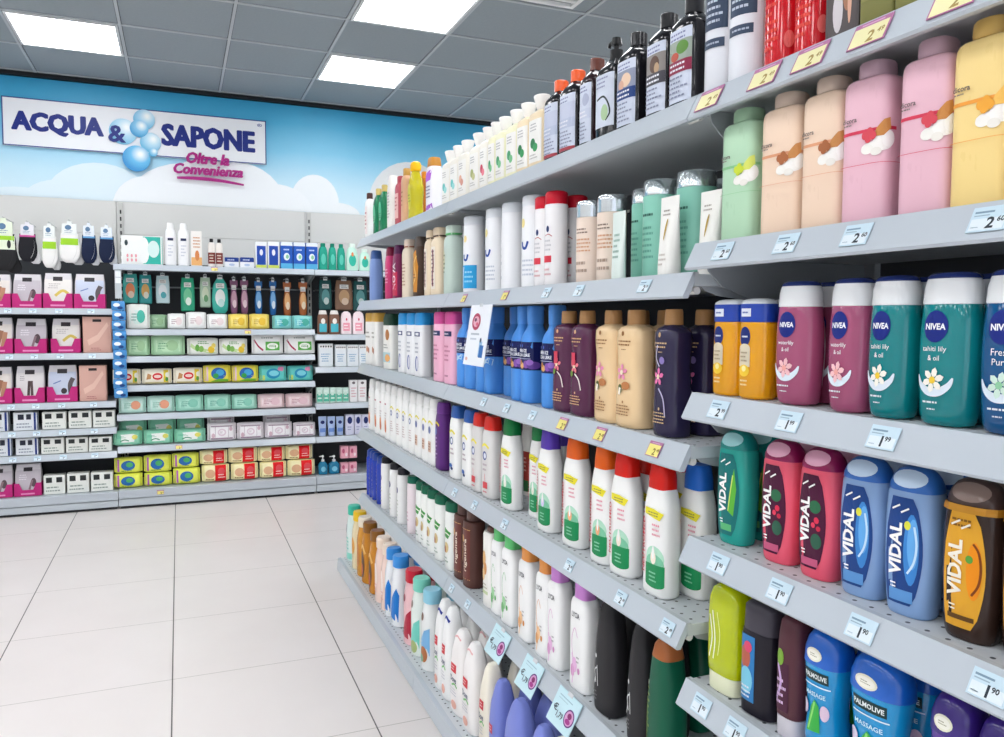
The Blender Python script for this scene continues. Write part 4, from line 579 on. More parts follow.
# ceiling lamps: recessed square panels in the tile grid
lp = None; n = 0
emis = mat('#fcfdff', .5, emit=9.0, name='lamp_diffuser')
for xi in (-4.485, -2.685, -.885, .915, 2.715):
    for k in range(8):
        y = 5.16-1.2*k; near = y > 3.5 and -1 < xi < 1
        if xi == .915 and k == 0: lab = 'lit square ceiling panel nearest the sky mural, above the gondola end'
        elif xi == .915 and k == 1: lab = 'lit square ceiling panel one row before the mural-side panel, cut by frame top'
        elif xi == -.885 and k == 0: lab = 'lit square ceiling panel above the white shop sign'
        else: lab = 'lit square ceiling panel further back in the shop ceiling'
        if lp is None:
            lp = empty('ceiling_light', (xi+.3, y+.3, ZC))
            m = MB(); f = mat('#e4e7e8', .4)
            for a, b, c, d in ((-.286,-.286,.286,-.27), (-.286,.27,.286,.286), (-.286,-.27,-.27,.27), (.27,-.27,.286,.27)): m.box((a, b, -.011), (c, d, 0), f)
            m.obj('frame', lp, False); m = MB(); m.box((-.27, -.27, -.009), (.27, .27, -.003), emis); m.obj('diffuser', lp, False); r = lp
        else:
            r = lp.copy(); COL.objects.link(r); r.location = (xi+.3, y+.3, ZC)
            for ch in lp.children: c = ch.copy(); COL.objects.link(c); c.parent = r
        tag(r, lab, 'light', 'ceiling light panels')
w = bpy.data.worlds.new('world'); SC.world = w; w.use_nodes = True
w.node_tree.nodes['Background'].inputs['Color'].default_value = (.85, .9, 1, 1); w.node_tree.nodes['Background'].inputs['Strength'].default_value = 1.5
vt = empty('ceiling_vent', (1.83, 3.64, ZC)); m = MB(); f = mat('#eceeee', .4)
for a, b, c, d in ((-.17,-.26,.17,-.235), (-.17,.235,.17,.26), (-.17,-.235,-.145,.235), (.145,-.235,.17,.235)): m.box((a, b, -.016), (c, d, -.0005), f)
m.obj('frame', vt, False); m = MB()
for k in range(9): m.box((-.145, -.225+.05*k, -.012), (.145, -.2+.05*k, -.004), f)
m.obj('slat_grille', vt, False); tag(vt, 'white ceiling vent cut off by the top of the frame', 'vent')
# ------------------------------------------------------------------ sky mural with clouds, and the shop sign on it
def mural_mat(nt, b):
    o = xyz(nt); r = nt.nodes.new('ShaderNodeValToRGB'); mr = nt.nodes.new('ShaderNodeMapRange')
    mr.inputs['From Min'].default_value = 2.14; mr.inputs['From Max'].default_value = 2.97
    z = mth(nt, 'ADD', o[2], mth(nt, 'MULTIPLY', noise(nt, 1.6, -.5, .5), .12)); nt.links.new(z, mr.inputs['Value']); nt.links.new(mr.outputs['Result'], r.inputs['Fac'])
    e = r.color_ramp.elements; e[0].position = 0; e[0].color = lin('#d4ecf6'); e[1].position = 1; e[1].color = lin('#2a9ccc')
    for p, c in ((.25, '#bfe2f2'), (.55, '#7cc6e6'), (.8, '#44aed8')): q = e.new(p); q.color = lin(c)
    nt.links.new(r.outputs['Color'], b.inputs['Base Color'])
mb = MB(); mb.box((-4.9, YB-.022, 2.145), (4.4, YB-.012, 2.962), node_mat('sky_print', mural_mat, .45)); mural = mb.obj('sky_mural', None, False)
tag(mural, 'long blue sky mural printed with white clouds along the back wall top', 'mural')
def cloud(parts, col, y):
    m = MB(); c = mat(col, .5); pts = []
    for cx, cz, rx, rz in parts:       # overlapping discs cut off at the mural's lower edge
        vs = [(cx, y, max(cz, 2.15))]; N = 30
        for i in range(N): t = 2*PI*i/N; vs.append((cx+rx*math.cos(t), y, max(cz+rz*math.sin(t), 2.148)))
        m.add(vs, [(0, 1+(i+1) % N, 1+i) for i in range(N)], c); y -= .00015
    m.obj('cloud_print', mural, False)
def cpx(u, v, ru, rv=None): p = on_y(u, v, YB-.02); q = on_y(u+ru, v, YB-.02).x-p.x; return (p.x, p.z, q, q*(rv/ru if rv else 1))
cloud([cpx(100, 200, 52, 40), cpx(62, 205, 40, 28), cpx(20, 210, 50, 26)], '#deeef6', YB-.0226)
cloud([cpx(315, 203, 24, 28), cpx(300, 213, 30, 15), cpx(338, 215, 22, 12)], '#eef3f6', YB-.0226)
cloud([cpx(410, 206, 40, 41)], '#e0e3e4', YB-.0232)
cloud([cpx(150, 208, 36, 34), cpx(190, 208, 60, 46), cpx(240, 206, 46, 44), cpx(276, 210, 36, 26), cpx(210, 190, 44, 32)], '#f1f5f8', YB-.0238)
YS = YB-.05
def sx(u, v): return on_y(u, v, YS)
sg = empty('shop_sign', (-.23, YS, 2.65))
def sgpart(mb, name, par=None):
    me = mb.mesh(name, False); o = link(name, me, par or sg); o.matrix_parent_inverse = Matrix.Translation((.23, -YS, -2.65)) if par is None else Matrix(); return o
a, c = sx(1, 96.5), sx(266.5, 165.2); SL, SR, SB, ST = a.x, c.x, 2.485, 2.815
mb = MB(); mb.box((SL, YS, SB), (SR, YS+.022, ST), mat('#eceef2', .4)); sgpart(mb, 'board')
mb = MB(); nv = mat('#3a4a8c', .4); t = .007
for b in ((SL, SB, SR, SB+t), (SL, ST-t, SR, ST), (SL, SB, SL+t, ST), (SR-t, SB, SR, ST)): mb.box((b[0], YS-.0012, b[1]), (b[2], YS, b[3]), nv)
sgpart(mb, 'border')
def letters(txt, x0, x1, z0, z1, col, heavy=.0, shear=0, y=YS-.002, name='lettering'):
    g, fs, _ = glyphs(txt, .015, shear); m = MB(); cm = mat(col, .4); hx = heavy*(z1-z0)
    for k, (dx, dz) in enumerate(((0, 0), (hx, 0), (-hx, 0), (.6*hx, .5*hx), (-.6*hx, -.5*hx), (.6*hx, -.5*hx), (-.6*hx, .5*hx)) if heavy else ((0, 0),)):   # overstruck copies make the heavy weight
        P = [(x0+hx+(p[0]+.5)*(x1-x0-2*hx)+dx, z0+.5*hx+(p[1]+.5)*(z1-z0-hx)+dz) for p in g]
        m.add([(x, y-.00002*k, z) for x, z in P], fs, cm)
    return sgpart(m, name)
def zpx(u, v, y=YS): return on_y(u, v, y).z
X = lambda u, v=130: sx(u, v).x
letters('ACQUA', X(11), X(104), zpx(20, 133.4), zpx(20, 110.5), '#22307f', .055); letters('SAPONE', X(161), X(255), zpx(168, 146), zpx(168, 123.6), '#22307f', .055)
letters('\u00ae', X(257), X(262), 2.765, 2.79, '#6a78a8')
YF = YS-.008
def bubble(u, v, r, dark, light, y):
    p = on_y(u, v, y); R = on_y(u+r, v, y).x-p.x
    def bm_(nt, b):
        tc = nt.nodes.new('ShaderNodeTexCoord'); vm = nt.nodes.new('ShaderNodeVectorMath'); vm.operation = 'DISTANCE'
        nt.links.new(tc.outputs['Object'], vm.inputs[0]); vm.inputs[1].default_value = (p.x+.28*R, y, p.z+.35*R)
        f = mth(nt, 'DIVIDE', vm.outputs['Value'], 1.35*R); rr = nt.nodes.new('ShaderNodeValToRGB'); e = rr.color_ramp.elements
        e[0].color = lin('#f4fafc'); e[0].position = .08; e[1].color = lin(dark); e[1].position = .95; q = e.new(.5); q.color = lin(light)
        nt.links.new(f, rr.inputs['Fac']); nt.links.new(rr.outputs['Color'], b.inputs['Base Color'])
    m = MB(); N = 40; vs = [(p.x+R*math.cos(2*PI*i/N), y, p.z+R*math.sin(2*PI*i/N)) for i in range(N)]; vs += [(a, YS-.001, c) for a, _, c in vs]
    m.add(vs, [tuple(range(N))]+[(i, (i+1) % N, N+(i+1) % N, N+i) for i in range(N)], node_mat('bubble_print', bm_, .3)); sgpart(m, 'bubble')
bubble(123, 131.5, 14, '#6cb8dc', '#b0daee', YF); bubble(144, 119.5, 10.8, '#58acd8', '#a4d4ec', YF-.001); bubble(150.5, 142.5, 10.5, '#62b4da', '#b4dcf0', YF-.002)
bubble(139, 128.5, 9.3, '#2c94cc', '#78c0e4', YF-.003); bubble(153, 152.5, 4.5, '#4aa8d6', '#98d0ec', YF-.004); bubble(136.5, 158.5, 14, '#0c86c8', '#5cb8e4', YF-.005)
letters('&', X(108), X(126), zpx(117, 142.5, YF), zpx(117, 125.5, YF), '#22307f', .02, y=YF-.0062)
letters('Oltre la', X(185.5), X(229), zpx(207, 164.5, YF), zpx(207, 153, YF), '#a8247c', .05, .25, y=YF, name='slogan'); letters('Convenienza', X(172.5), X(242.5), zpx(207, 175.5, YF), zpx(207, 164.8, YF), '#a8247c', .05, .25, y=YF, name='slogan')
m = MB(); pts = []
za, zb_ = zpx(176, 177.5, YF), zpx(243, 185, YF)
for i in range(13):
    t = i/12; pts.append((X(176)+(X(243)-X(176))*t, za+(zb_-za)*t+.014*math.sin(PI*t), .006+.007*math.sin(PI*min(1, t*.8+.15))))
vs = []
for x, z, hw in pts: vs += [(x, YF, z-hw), (x, YF, z+hw)]
m.add(vs, [(2*i, 2*i+2, 2*i+3, 2*i+1) for i in range(12)], mat('#a8247c', .4)); sgpart(m, 'underline_swoosh')
tag(sg, 'white shop sign with blue lettering and bubbles on the sky mural', 'sign')
# ------------------------------------------------------------------ shelving
def tray_mat(nt, b):
    o = xyz(nt)
    def cell(c, s): return mth(nt, 'ABSOLUTE', mth(nt, 'SUBTRACT', mth(nt, 'FRACT', mth(nt, 'ADD', mth(nt, 'DIVIDE', c, s), 100.5)), .5))
    # rows of small punched holes: dark discs on a square lattice, every other row shifted
    gx = mth(nt, 'MULTIPLY', cell(o[0], .03), .03); gy = mth(nt, 'MULTIPLY', cell(o[1], .03), .03)
    d = mth(nt, 'SQRT', mth(nt, 'ADD', mth(nt, 'MULTIPLY', gx, gx), mth(nt, 'MULTIPLY', gy, gy)))
    nt.links.new(mixc(nt, mth(nt, 'LESS_THAN', d, .0034), lin('#cdd2d6'), lin('#3a3e44')), b.inputs['Base Color'])
TRAY = node_mat('perforated_steel', tray_mat, .4); RAIL = mat('#bcc4cc', .3, name='rail_plastic', coat=.2); STEEL = mat('#c2c8cc', .4, name='shelf_steel')
GREY = mat('#9a9fa3', .5, name='grey_steel'); DARK = mat('#3c3e42', .55, name='dark_panel'); LIGHTP = mat('#d6d6d3', .55, name='light_panel'); PLINTH = mat('#b8c0c6', .35, name='plinth_steel')
FAR = dict(top=1.716, second=1.399, third=1.0785, fourth=.741, fifth=.397)
NEAR = dict(top=1.716, second=1.4495, third=1.178, fourth=.910, fifth=.638)
BASEZ = .06
def gondola(y0, y1, zs, label):
    r = empty('gondola_shelving', (1.05, (y0+y1)/2, 0)); inv = Matrix.Translation(-r.location)
    def part(mb, name, par=None, smooth=False):
        o = mb.obj(name, par or r, smooth)
        if par is None: o.matrix_parent_inverse = inv
        return o
    g = .0015; a, b = y0+g, y1-g
    m = MB(); m.box((.76, a, BASEZ-.012), (1.294, b, BASEZ), TRAY); part(m, 'base_deck')
    m = MB(); m.prism([(.74, .004), (.745, BASEZ+.002), (.76, BASEZ+.004), (.763, BASEZ-.001), (.76, BASEZ-.012), (.76, .004)], a, b, 'y', RAIL); part(m, 'base_rail')
    m = MB(); m.box((.79, a, 0), (1.28, b, BASEZ-.013), DARK); part(m, 'plinth')
    m = MB(); m.box((1.296, a, 0), (1.308, b, 1.73), DARK)
    for z in (1.755-.0, ): pass
    for k in range(int((b-a)/.05)):      # pale bars coloured as light showing through panel slots under the top shelf
        y = a+.02+.05*k; m.box((1.2945, y, 1.642), (1.296, y+.026, 1.650), mat('#c9ccc6', .5))
    part(m, 'back_panel')
    for yy in (a, b-.03): m = MB(); m.box((1.28, yy, 0), (1.2955, yy+.03, 1.72), GREY); part(m, 'upright')
    for z in zs:
        s = MB(); s.box((.876, a, z-.026), (1.279, b, z-.0046), STEEL); s.box((.8765, a, z-.0046), (1.279, b, z-.004), TRAY); s = part(s, 'shelf')
        m = MB(); m.prism([(.873, z), (.85, z-.045), (.853, z-.049), (.862, z-.049), (.8755, z-.02), (.8755, z-.0005)], a, b, 'y', RAIL)
        m.box((.8745, a, z-.0042), (.884, b, z-.0005), STEEL); part(m, 'price_rail', s)
        for yy in (a+.002, b-.006):
            DB = .138 if y1 < 1.3 else .045 if abs(yy-1.205) < .02 else .03
            m = MB(); m.prism([(.893, z-.027), (1.279, z-.027), (1.279, z-.027-DB), (1.2, z-.027-.9*DB), (1.02, z-.027-.58*DB), (.93, z-.027-.36*DB), (.9, z-.027-.16*DB)], yy, yy+.004, 'y', GREY); part(m, 'bracket', s)
        m = MB(); m.tube((.89, a+.012, z-.034), (.89, a+.045, z-.034), .0075, mat('#e8e8e4'), 10); part(m, 'shelf_clip', s)
    tag(r, label, 'shelving', 'gondola bays')
gondola(2.615, 4.055, list(FAR.values()), 'grey gondola shelving bay at the far end of the product aisle')
gondola(1.205, 2.615, list(FAR.values()), 'grey gondola shelving bay in the middle, holding blue bath foam')
gondola(-.2, 1.205, list(NEAR.values()), 'grey gondola shelving bay nearest the viewer, with closer-spaced shelves')
YFR = 5.90
WL = dict(top=.055, second=-.242, third=-.568, fourth=-.748, fifth=-.912); WLB = -1.185
WM = dict(top=.357, second=-.083, third=-.268, fourth=-.466, fifth=-.664, sixth=-.885); WMB = -1.18
WR = dict(top=.356, second=-.122, third=-.364, fourth=-.636, fifth=-.886); WRB = -1.178
def wallbay(x0, x1, zs, zb, label, hooks):
    r = empty('wall_shelving', ((x0+x1)/2, 6.2, 0)); inv = Matrix.Translation(-r.location)
    def part(mb, name, par=None, smooth=False):
        o = mb.obj(name, par or r, smooth)
        if par is None: o.matrix_parent_inverse = inv
        return o
    a, b = x0+.002, x1-.002
    m = MB(); m.box((a, 6.345, .0), (b, 6.36, 1.70), DARK); part(m, 'back_panel')
    m = MB()
    for i, (z0, z1) in enumerate(((1.701, 1.905), (1.907, 2.14))): m.box((a, 6.345, z0), (b, 6.36, z1), LIGHTP)
    part(m, 'upper_panel')
    m = MB(); m.box((a+.012, 6.33, 0), (a+.042, 6.3445, 2.13), mat('#c4c4c0', .5))
    for k in range(40): m.box((a+.022, 6.329, .1+.05*k), (a+.032, 6.33, .128+.05*k), mat('#1c1c1e'))
    part(m, 'slotted_upright')
    m = MB(); m.box((a, 5.885, .02), (b, 6.33, zb-.002), PLINTH); m.box((a+.01, 5.91, 0), (b-.01, 6.3, .02), mat('#26282c')); part(m, 'base_plinth')  # dark kick strip: the shadow gap at the floor, put into its colour
    m = MB(); m.prism([(5.884, zb-.062), (5.884, zb-.058), (5.879, zb-.004), (5.884, zb-.001)], a, b, 'x', RAIL); part(m, 'base_rail')
    for z in zs:
        s = MB(); s.box((a, YFR+.006, z-.024), (b, 6.328, z-.002), STEEL); s = part(s, 'shelf')
        m = MB(); m.prism([(YFR+.005, z), (YFR-.014, z-.038), (YFR-.01, z-.042), (YFR+.005, z-.024)], a, b, 'x', RAIL); part(m, 'price_rail', s)
        for xx in (a+.004, b-.008): m = MB(); m.prism([(YFR+.02, z-.025), (6.328, z-.025), (6.328, z-.12), (6.2, z-.1), (YFR+.05, z-.05)], xx, xx+.004, 'x', GREY); part(m, 'bracket', s)
    if hooks:
        zb_, yb_ = hooks; m = MB(); m.tube((a+.05, yb_, zb_), (b-.02, yb_, zb_), .006, mat('#8c9094', .3, .6)); m.tube((a+.06, yb_, zb_), (a+.06, 6.344, zb_), .005, GREY); m.tube((b-.03, yb_, zb_), (b-.03, 6.344, zb_), .005, GREY); part(m, 'hang_bar')
    tag(r, label, 'shelving', 'wall shelving bays'); return r
E_ = EYE
wl = wallbay(-1.735, -.402, [E_+z for z in WL.values()], E_+WLB, 'wall shelving bay with hanging socks and tights packs', None)
wm = wallbay(-.402, .928, [E_+z for z in WM.values()], E_+WMB, 'wall shelving bay under the sign, stacked with wipes packs', (E_+.215, 6.22))
wr = wallbay(.928, 2.258, [E_+z for z in WR.values()], E_+WRB, 'wall shelving bay partly hidden behind the gondola end', (E_+.215, 6.22))
# ------------------------------------------------------------------ putting the products out
ITEMS = []
NUM = ['', 'one', 'two', 'three', 'four', 'five', 'six', 'seven', 'eight', 'nine', 'ten', 'eleven', 'twelve', 'thirteen', 'fourteen', 'fifteen', 'sixteen']
ORD = ['', 'first', 'second', 'third', 'fourth', 'fifth', 'sixth', 'seventh', 'eighth', 'ninth', 'tenth', 'eleventh', 'twelfth', 'thirteenth', 'fourteenth', 'fifteenth', 'sixteenth']
def reg(r, key, shelf, order, row=0, desc=None, cat=None): ITEMS.append((r, desc or KINDS[key]['desc'], shelf, order, row, cat or KINDS[key]['cat']))
BOXES = []
def left_u(K, x, y, z, sx, rz):          # photo column of the left silhouette of a product standing at (x, y)
    e = 2/K['n']; c, s = math.cos(rz), math.sin(rz); b = 1e9
    for i in range(24):
        t = 2*PI*i/24; lx = K['W']*sx/2*math.copysign(abs(math.cos(t))**e, math.cos(t)); ly = K['D']/2*math.copysign(abs(math.sin(t))**e, math.sin(t))
        b = min(b, proj(Vector((x+lx*c-ly*s, y+lx*s+ly*c, z)))[0])
    return b
def gon(shelf, z, items, Xf, y0, y1):
    """One shelf of the gondola: (kind, photo column of the left silhouette, options). Fronts stand at x = Xf, facing the aisle."""
    P = []
    def solve(k, ul, X, sx, rz):
        K = KINDS[k]; y = y_at(ul, X, z+.1)-.04
        for _ in range(6): d = left_u(K, X+K['D']/2, y, z+.1, sx, rz)-ul; y += d*.0018*max(y, .8)**1.6
        return y
    placed = []
    def hits(x, y, hx, hy): return any(abs(x-b[0]) < hx+b[2]+.0015 and abs(y-b[1]) < hy+b[3]+.0005 for b in placed)
    for it in items:
        k, ul = it[0], it[1]; o = it[2] if len(it) > 2 else {}; rz = -PI/2+math.radians(o.get('turn', random.uniform(17, 24) if KINDS[k]['n'] <= 2 else random.uniform(2, 7)))
        P.append([k, ul, o, Xf+o.get('dx', 0), rz, o.get('w', 1)])
    EY = lambda p: KINDS[p[0]]['W']*p[5]*.97/2+(KINDS[p[0]]['D']/2*math.sin(abs(p[4]+PI/2))*.5 if KINDS[p[0]]['n'] > 2 else 0)
    for i, p in enumerate(P): p.append(solve(p[0], p[1], p[3], p[5], p[4]))
    front = [p for p in P if p[2].get('dx', 0) < .02]
    for a, b in zip(front, front[1:]):     # neighbours in the front row keep clear of one another
        gap = a[6]-b[6]; need = EY(a)+EY(b)+.002
        if gap < need: f = max(.62, (gap-.002)/(need-.002)); a[5] *= f; b[5] *= f
    if front and front[0][6]+EY(front[0]) > y1-.004: front[0][6] = y1-.0041-EY(front[0])
    for a, b in zip(front, front[1:]):
        need = EY(a)+EY(b)+.002
        if a[6]-b[6] < need: b[6] = a[6]-need
    for p in sorted(P, key=lambda p: p[2].get('dx', 0)):
        k, ul, o, X, rz, sx, y = p; K = KINDS[k]; hy = K['W']*sx*.97/2; sz = o.get('h', 1); hx = K['D']/2
        da = abs(rz+PI/2) if K['n'] > 2 else 0; ex, ey = hx+hy*math.sin(da)*.5, hy+hx*math.sin(da)*.5
        if y+ey > y1-.004: y = y1-.004-ey
        n = 0; ystart = y; x = X+hx
        while (y-ey < y0+.001 or hits(x, y, ex, ey)) and n < 40:
            n += 1; X += .008; x = X+hx; y = min(solve(k, ul, X, sx, rz), y1-.004-ey)
        if y-ey < y0+.001 or hits(x, y, ex, ey) or x+ex > 1.27 or n > 16: print('skipped', shelf, k, ul); continue
        if n: print('bumped', shelf, k, ul, n)
        for row in range(o.get('rows', 1)):
            if row:
                x += K['D']+.012; yy = y+random.uniform(-.004, .004)
                if x+ex > 1.26 or hits(x, yy, ex, ey): continue
            else: yy = y
            placed.append((x, yy, ex, ey))
            r = make(k, (x, yy, z+.0012), rz if not row else rz+random.uniform(-.05, .05), (sx*.97, 1, sz)); reg(r, k, shelf, -yy, row)
def R(n=2, **k): return dict(rows=n, **k)
S1 = 'top gondola shelf'
gon(S1, FAR['top']-.004, [('hookcap',365),('greengold',372.9),('greengold',378.5),('whitetall',387),('pinkclear',394.8),('peachgold',401),('yellow',407.7),('ambercap',419,dict(dx=.08)),('whitepurple',425.8),
 ('fl_teal',442),('fl_teal',450.2),('fl_peach',458.5),('fl_olive',469.5),('fl_red',478.5),('fl_leaf',486.8),('fl_leaf',495),('fl_leaf',505.5),('fl_dark',516),('fl_dark',529),('dk_orange',544.4),('dk_orange',560),('dk_brown',580,dict(w=.75)),('dk_pump',596),('dk_blue',617.5),('dk_grey',647,dict(w=.93)),('dk_red',670)], .885, 1.236, 4.05)
N1 = 'nearest-bay top shelf'
gon(N1, NEAR['top']-.004, [('tesori',701,R(2)),('tesori_pink',726,R(2)),('redspray',764.6,R(2)),('redspray',795,R(2)),('darkpic',826.5,R(2)),('olivebox',860,R(2)),('olivebox',896)], .888, -.2, 1.232)
S2 = 'second gondola shelf'
gon(S2, FAR['second']-.004, [('paleblue',369.5),('magenta',385),('nova',392.6),('creamrose',402),('goldbrown',413),('creamtext',424.2,dict(w=.8)),('creamtext',431),('sage',443.6),('deo_blue',457,dict(w=.9,dx=.04)),('deo_blue',463),('deo_white',481,dict(w=.8,dx=.09)),('deo_white',485),('deo_plain',501),('deo_white',521.3),
 ('redcap',534,dict(w=.95)),('redcap',544.2,dict(h=1.02)),('redcap',564,dict(dx=.05)),('peachsilver',576,dict(dx=.026)),('peachsilver',596.5,dict(dx=.026)),('mintsilver',631,dict(w=.8,dx=.06)),('mintsilver',642,dict(h=1.04,dx=.048)),('mintsilver',675.5,dict(dx=.048,h=1.03)),('mintsilver',704,dict(dx=.14)),('tubemint',611,dict(turn=.1)),('tubewhite',657),('tubewhite',697,dict(dx=.03))], .885, 1.208, 4.05)
N2 = 'nearest-bay second shelf'
gon(N2, NEAR['second']-.004, [('dc_green',722,R(2)),('dc_peach',761.5,R(2)),('dc_peach',801,R(2)),('dc_pink',841,R(2)),('dc_pink',897,R(2)),('dc_yellow',949,R(2)),('dc_yellow',1013)], .893, -.2, 1.2)
S3 = 'third gondola shelf'
gon(S3, FAR['third']-.004, [('goldcap',363),('goldcap',369,dict(w=.8)),('darkcap',383.3),('bluecap',398),('bluecap',406.5),('bluecap',414.5),('bluecap',424,dict(dx=.06)),('pinkcap',433.5),('pinkcap',444.3),('felce_splash',456),('felce_splash',463.5),('felce_splash',474.5,dict(dx=.0)),('felce_splash',482.5),('felce_almond',503.5,dict(dx=.03,w=.8)),('felce_almond',509.5),('felce_almond',519),('felce_almond',541.5,dict(w=.65)),
 ('argan_plum',552.5,R(2)),('argan_plum',570,R(2)),('argan_cream',594.5,R(2)),('argan_cream',616,R(2)),('argan_navy',653.5,dict(w=.78)),('argan_navy',683,dict(dx=.05,w=.85))], .892, 1.208, 4.05)
N3 = 'nearest-bay third shelf'
gon(N3, NEAR['third']-.004, [('nv_oil',703.5,R(2)),('nv_oil',738,R(2)),('nv_pink',776,R(2)),('nv_pink',826.5,R(2)),('nv_teal',866,R(2)),('nv_teal',919,R(2)),('nv_fresh',981,R(2))], .905, -.2, 1.206)
S4 = 'fourth gondola shelf'
gon(S4, FAR['fourth']-.004, [('wh_orange',368.5),('wh_orange',374.5),('wh_orange',379.5),('wh_orange',384.5),('wh_yellow',390),('wh_yellow',396),('wh_yellow',402),('wh_yellow',408.5),('wh_brown',415),('wh_brown',422),('wh_brown',428),('purple',435.3,dict(h=.98)),('wh_bluecap',449.5),('wh_bluecap',462),('wh_redcap',471.3),('wh_redcap',482),('nm_green',500.5,dict(h=1)),('smallred',520,dict(dx=.13,w=.9)),('nm_green',529,dict(dx=.035,w=.8)),('nm_violet',537.5),('nm_violet',555,dict(dx=.04,w=.6)),('nm_orange',562.5),('nm_orange',590.5,dict(w=.9)),('nm_red',609.8,R(2)),('nm_red',643.5),('nm_blue',678.5,dict(dx=.05)),('nm_red',664,dict(dx=.15))], .897, 1.208, 4.05)
N4 = 'nearest-bay fourth shelf'
gon(N4, NEAR['fourth']-.004, [('vd_green',718,R(3)),('vd_red',762,R(3)),('vd_red',799,R(3)),('vd_blue',840,R(3)),('vd_blue',885,R(3)),('vd_brown',942,R(3)),('vd_brown',1001,R(3))], .908, -.2, 1.2)
S5 = 'fifth gondola shelf'
gon(S5, FAR['fifth']-.004, [('royal',358.5),('royal',363),('royal',369),('royal',376.3),('nivwhite',381),('nivwhite',389.5),('nivwhite',397),('rosewhite',407),('greencap',415.5),('greencap',420.8),('greencap',427),('greencap',434.5),('greencap',445),('rigenera',454),('rigenera',463),('floral',482.5),('ly_green',490),('ly_green',501),('ly_orange',518),('ly_orange',534.5),('ly_violet',546),('ly_violet',570),('black',594,R(2)),('black',625,R(2)),('greenbrown',645,R(1)),('greenbrown',676,dict(dx=.05))], .89, 1.208, 4.05)
N5 = 'nearest-bay fifth shelf'
gon(N5, NEAR['fifth']-.004, [('lime',708,R(2)),('darktube',742,R(2)),('browntube',774.5,R(2)),('pm_blue',799.5,R(2)),('pm_blue',849,R(2)),('pm_violet',920,R(2)),('pm_violet',966,R(1))], .893, -.2, 1.2)
S6 = 'bottom gondola deck'
gon(S6, BASEZ, [('b_teal',345.5),('b_yellow',352),('b_whitecap',357),('b_amber',361.8),('b_amber',369),('b_pink',375),('b_pink',380.5),('b_blue',384.5,R(2)),('b_blue',391,R(2)),('b_red',403.5,R(2)),('b_mint',411,R(2)),('b_sky',421,R(2)),('dv_blue',433,R(2)),('dv_blue',440,R(2)),('dv_pink',450,R(2)),('dv_pink',462,R(2)),('dv_cream',477,R(2)),('dv_violet',487,R(2)),('dv_violet',504,R(2)),('dv_violet',525),('dv_cream',541),('dv_green',568)], .783, 1.2, 4.05)
# --- wall shelving, facing the room
def wallrow(shelf, zrel, items, Y=5.925):
    z = EYE+zrel
    for it in items:
        k, u0, u1, vt = it[:4]; o = it[4] if len(it) > 4 else {}
        K = KINDS[k]; vb = o.get('v', vt+10); a, b = on_y(u0, vb, Y), on_y(u1, vb, Y); W = (b.x-a.x)*.985; z0 = z+o.get('up', 0)
        H = on_y((u0+u1)/2, vt, Y).z-z0; H = o.get('H', H); d = o.get('d', 1)
        r = make(k, ((a.x+b.x)/2, Y+K['D']*d/2+o.get('dy', 0)+.012, z0+.0012), 0, (W/K['W'], d, H/K['H'])); reg(r, k, shelf, u0, o.get('row', 0), o.get('desc'))
L1 = 'sock-bay top shelf'
wallrow(L1, WL['top'], [('tg_brown',-22,10,274),('tg_grey',11,41,274),('tg_yellow',42,72,273),('tg_blue',73,105,274)])
wallrow('sock-bay second shelf', WL['second'], [('tg_brown',-20,12,318),('tg_grey',13.5,46,319),('tg_yellow',50,80,319),('bx_nude',82,111.5,317)])
wallrow('sock-bay third shelf', WL['third'], [('tg_brown',-20,11.5,368),('tg_leg',13.5,44,367),('tg_blue',46,77,366),('bx_nude',78.5,106.5,366)])
wallrow('sock-bay fourth shelf', WL['fourth'], [('bx_bandageblue',-18,8,413),('bx_bandageblue',12.5,37,413),('bx_bandage',41.5,66,412.5),('bx_bandage',68,91.5,411.5),('bx_bandage',92.5,115,411)])
wallrow('sock-bay fifth shelf', WL['fifth'], [('bx_bandageblue',-14,11,439),('bx_bandageblue',15,38,439),('bx_bandage',40.5,64,438.5),('bx_bandage',65.5,88,438),('bx_bandage',88.5,112,437.5)])
wallrow('sock-bay bottom deck', WLB, [('tg_grey',-18,12,468),('tg_grey',13,41,466),('bx_bandage',43,65,476),('bx_bandage',66.5,89,474),('bx_bandage',90.5,113,473)])
M1 = 'top wipes shelf'
wallrow(M1, WM['top'], [('bx_nappy',120.5,163,236),('wb_white',164.5,176,222.5),('wb_white',177.5,189,223),('bx_white',190.8,202,231),('wb_dark',208,215.3,238.5),('wb_dark',215.8,223,239),('bx_low',224.6,239.3,257.5),('bx_low',240,254.5,257.5),('bx_blue',255.8,267,242),('bx_blue',268,279.5,242),('bx_sky',280.7,293,242),('bx_sky',293.6,305.5,242.5),('bx_sky',306.3,318,243)])
wallrow('gondola-end top wall shelf', WR['top'], [('wb_teal',319,328.5,243),('wb_teal',329,337.2,243.5),('wb_teal',337.7,346,244),('wb_mintwhite',346.8,359,243.5),('wb_mintwhite',360,371,249)])
M2 = 'second wipes shelf'
wallrow(M2, WM['second'], [('wp_mintbig',126,149.5,304),('wp_green',147,167,314.5,dict(dy=.1,w=1)),('wp_white',167.5,185.5,313.5),('wp_white',186,206.5,312),('wp_white',207,228,314),('wp_yellow',228.8,249,314),('wp_yellow',249.8,270,314),('wp_teal',273,292.8,315.5),('wp_teal',293,313.5,315.5)])
wallrow('gondola-end second wall shelf', WR['second'], [('wb_brown',318,328.8,310.5),('wb_brown',329.5,340.5,310.5),('wb_pink',341.3,352.5,311.5),('wb_pink',353.3,365,311.5)])
wallrow('third wipes shelf', WM['third'], [('wp_green',126,149.5,336),('wp_green',150.5,185,335.5),('wp_lemon',187,218.5,338),('wp_lemon',219.5,248,338.5),('wp_oval',252,284,334),('wp_oval',285,316,334)])
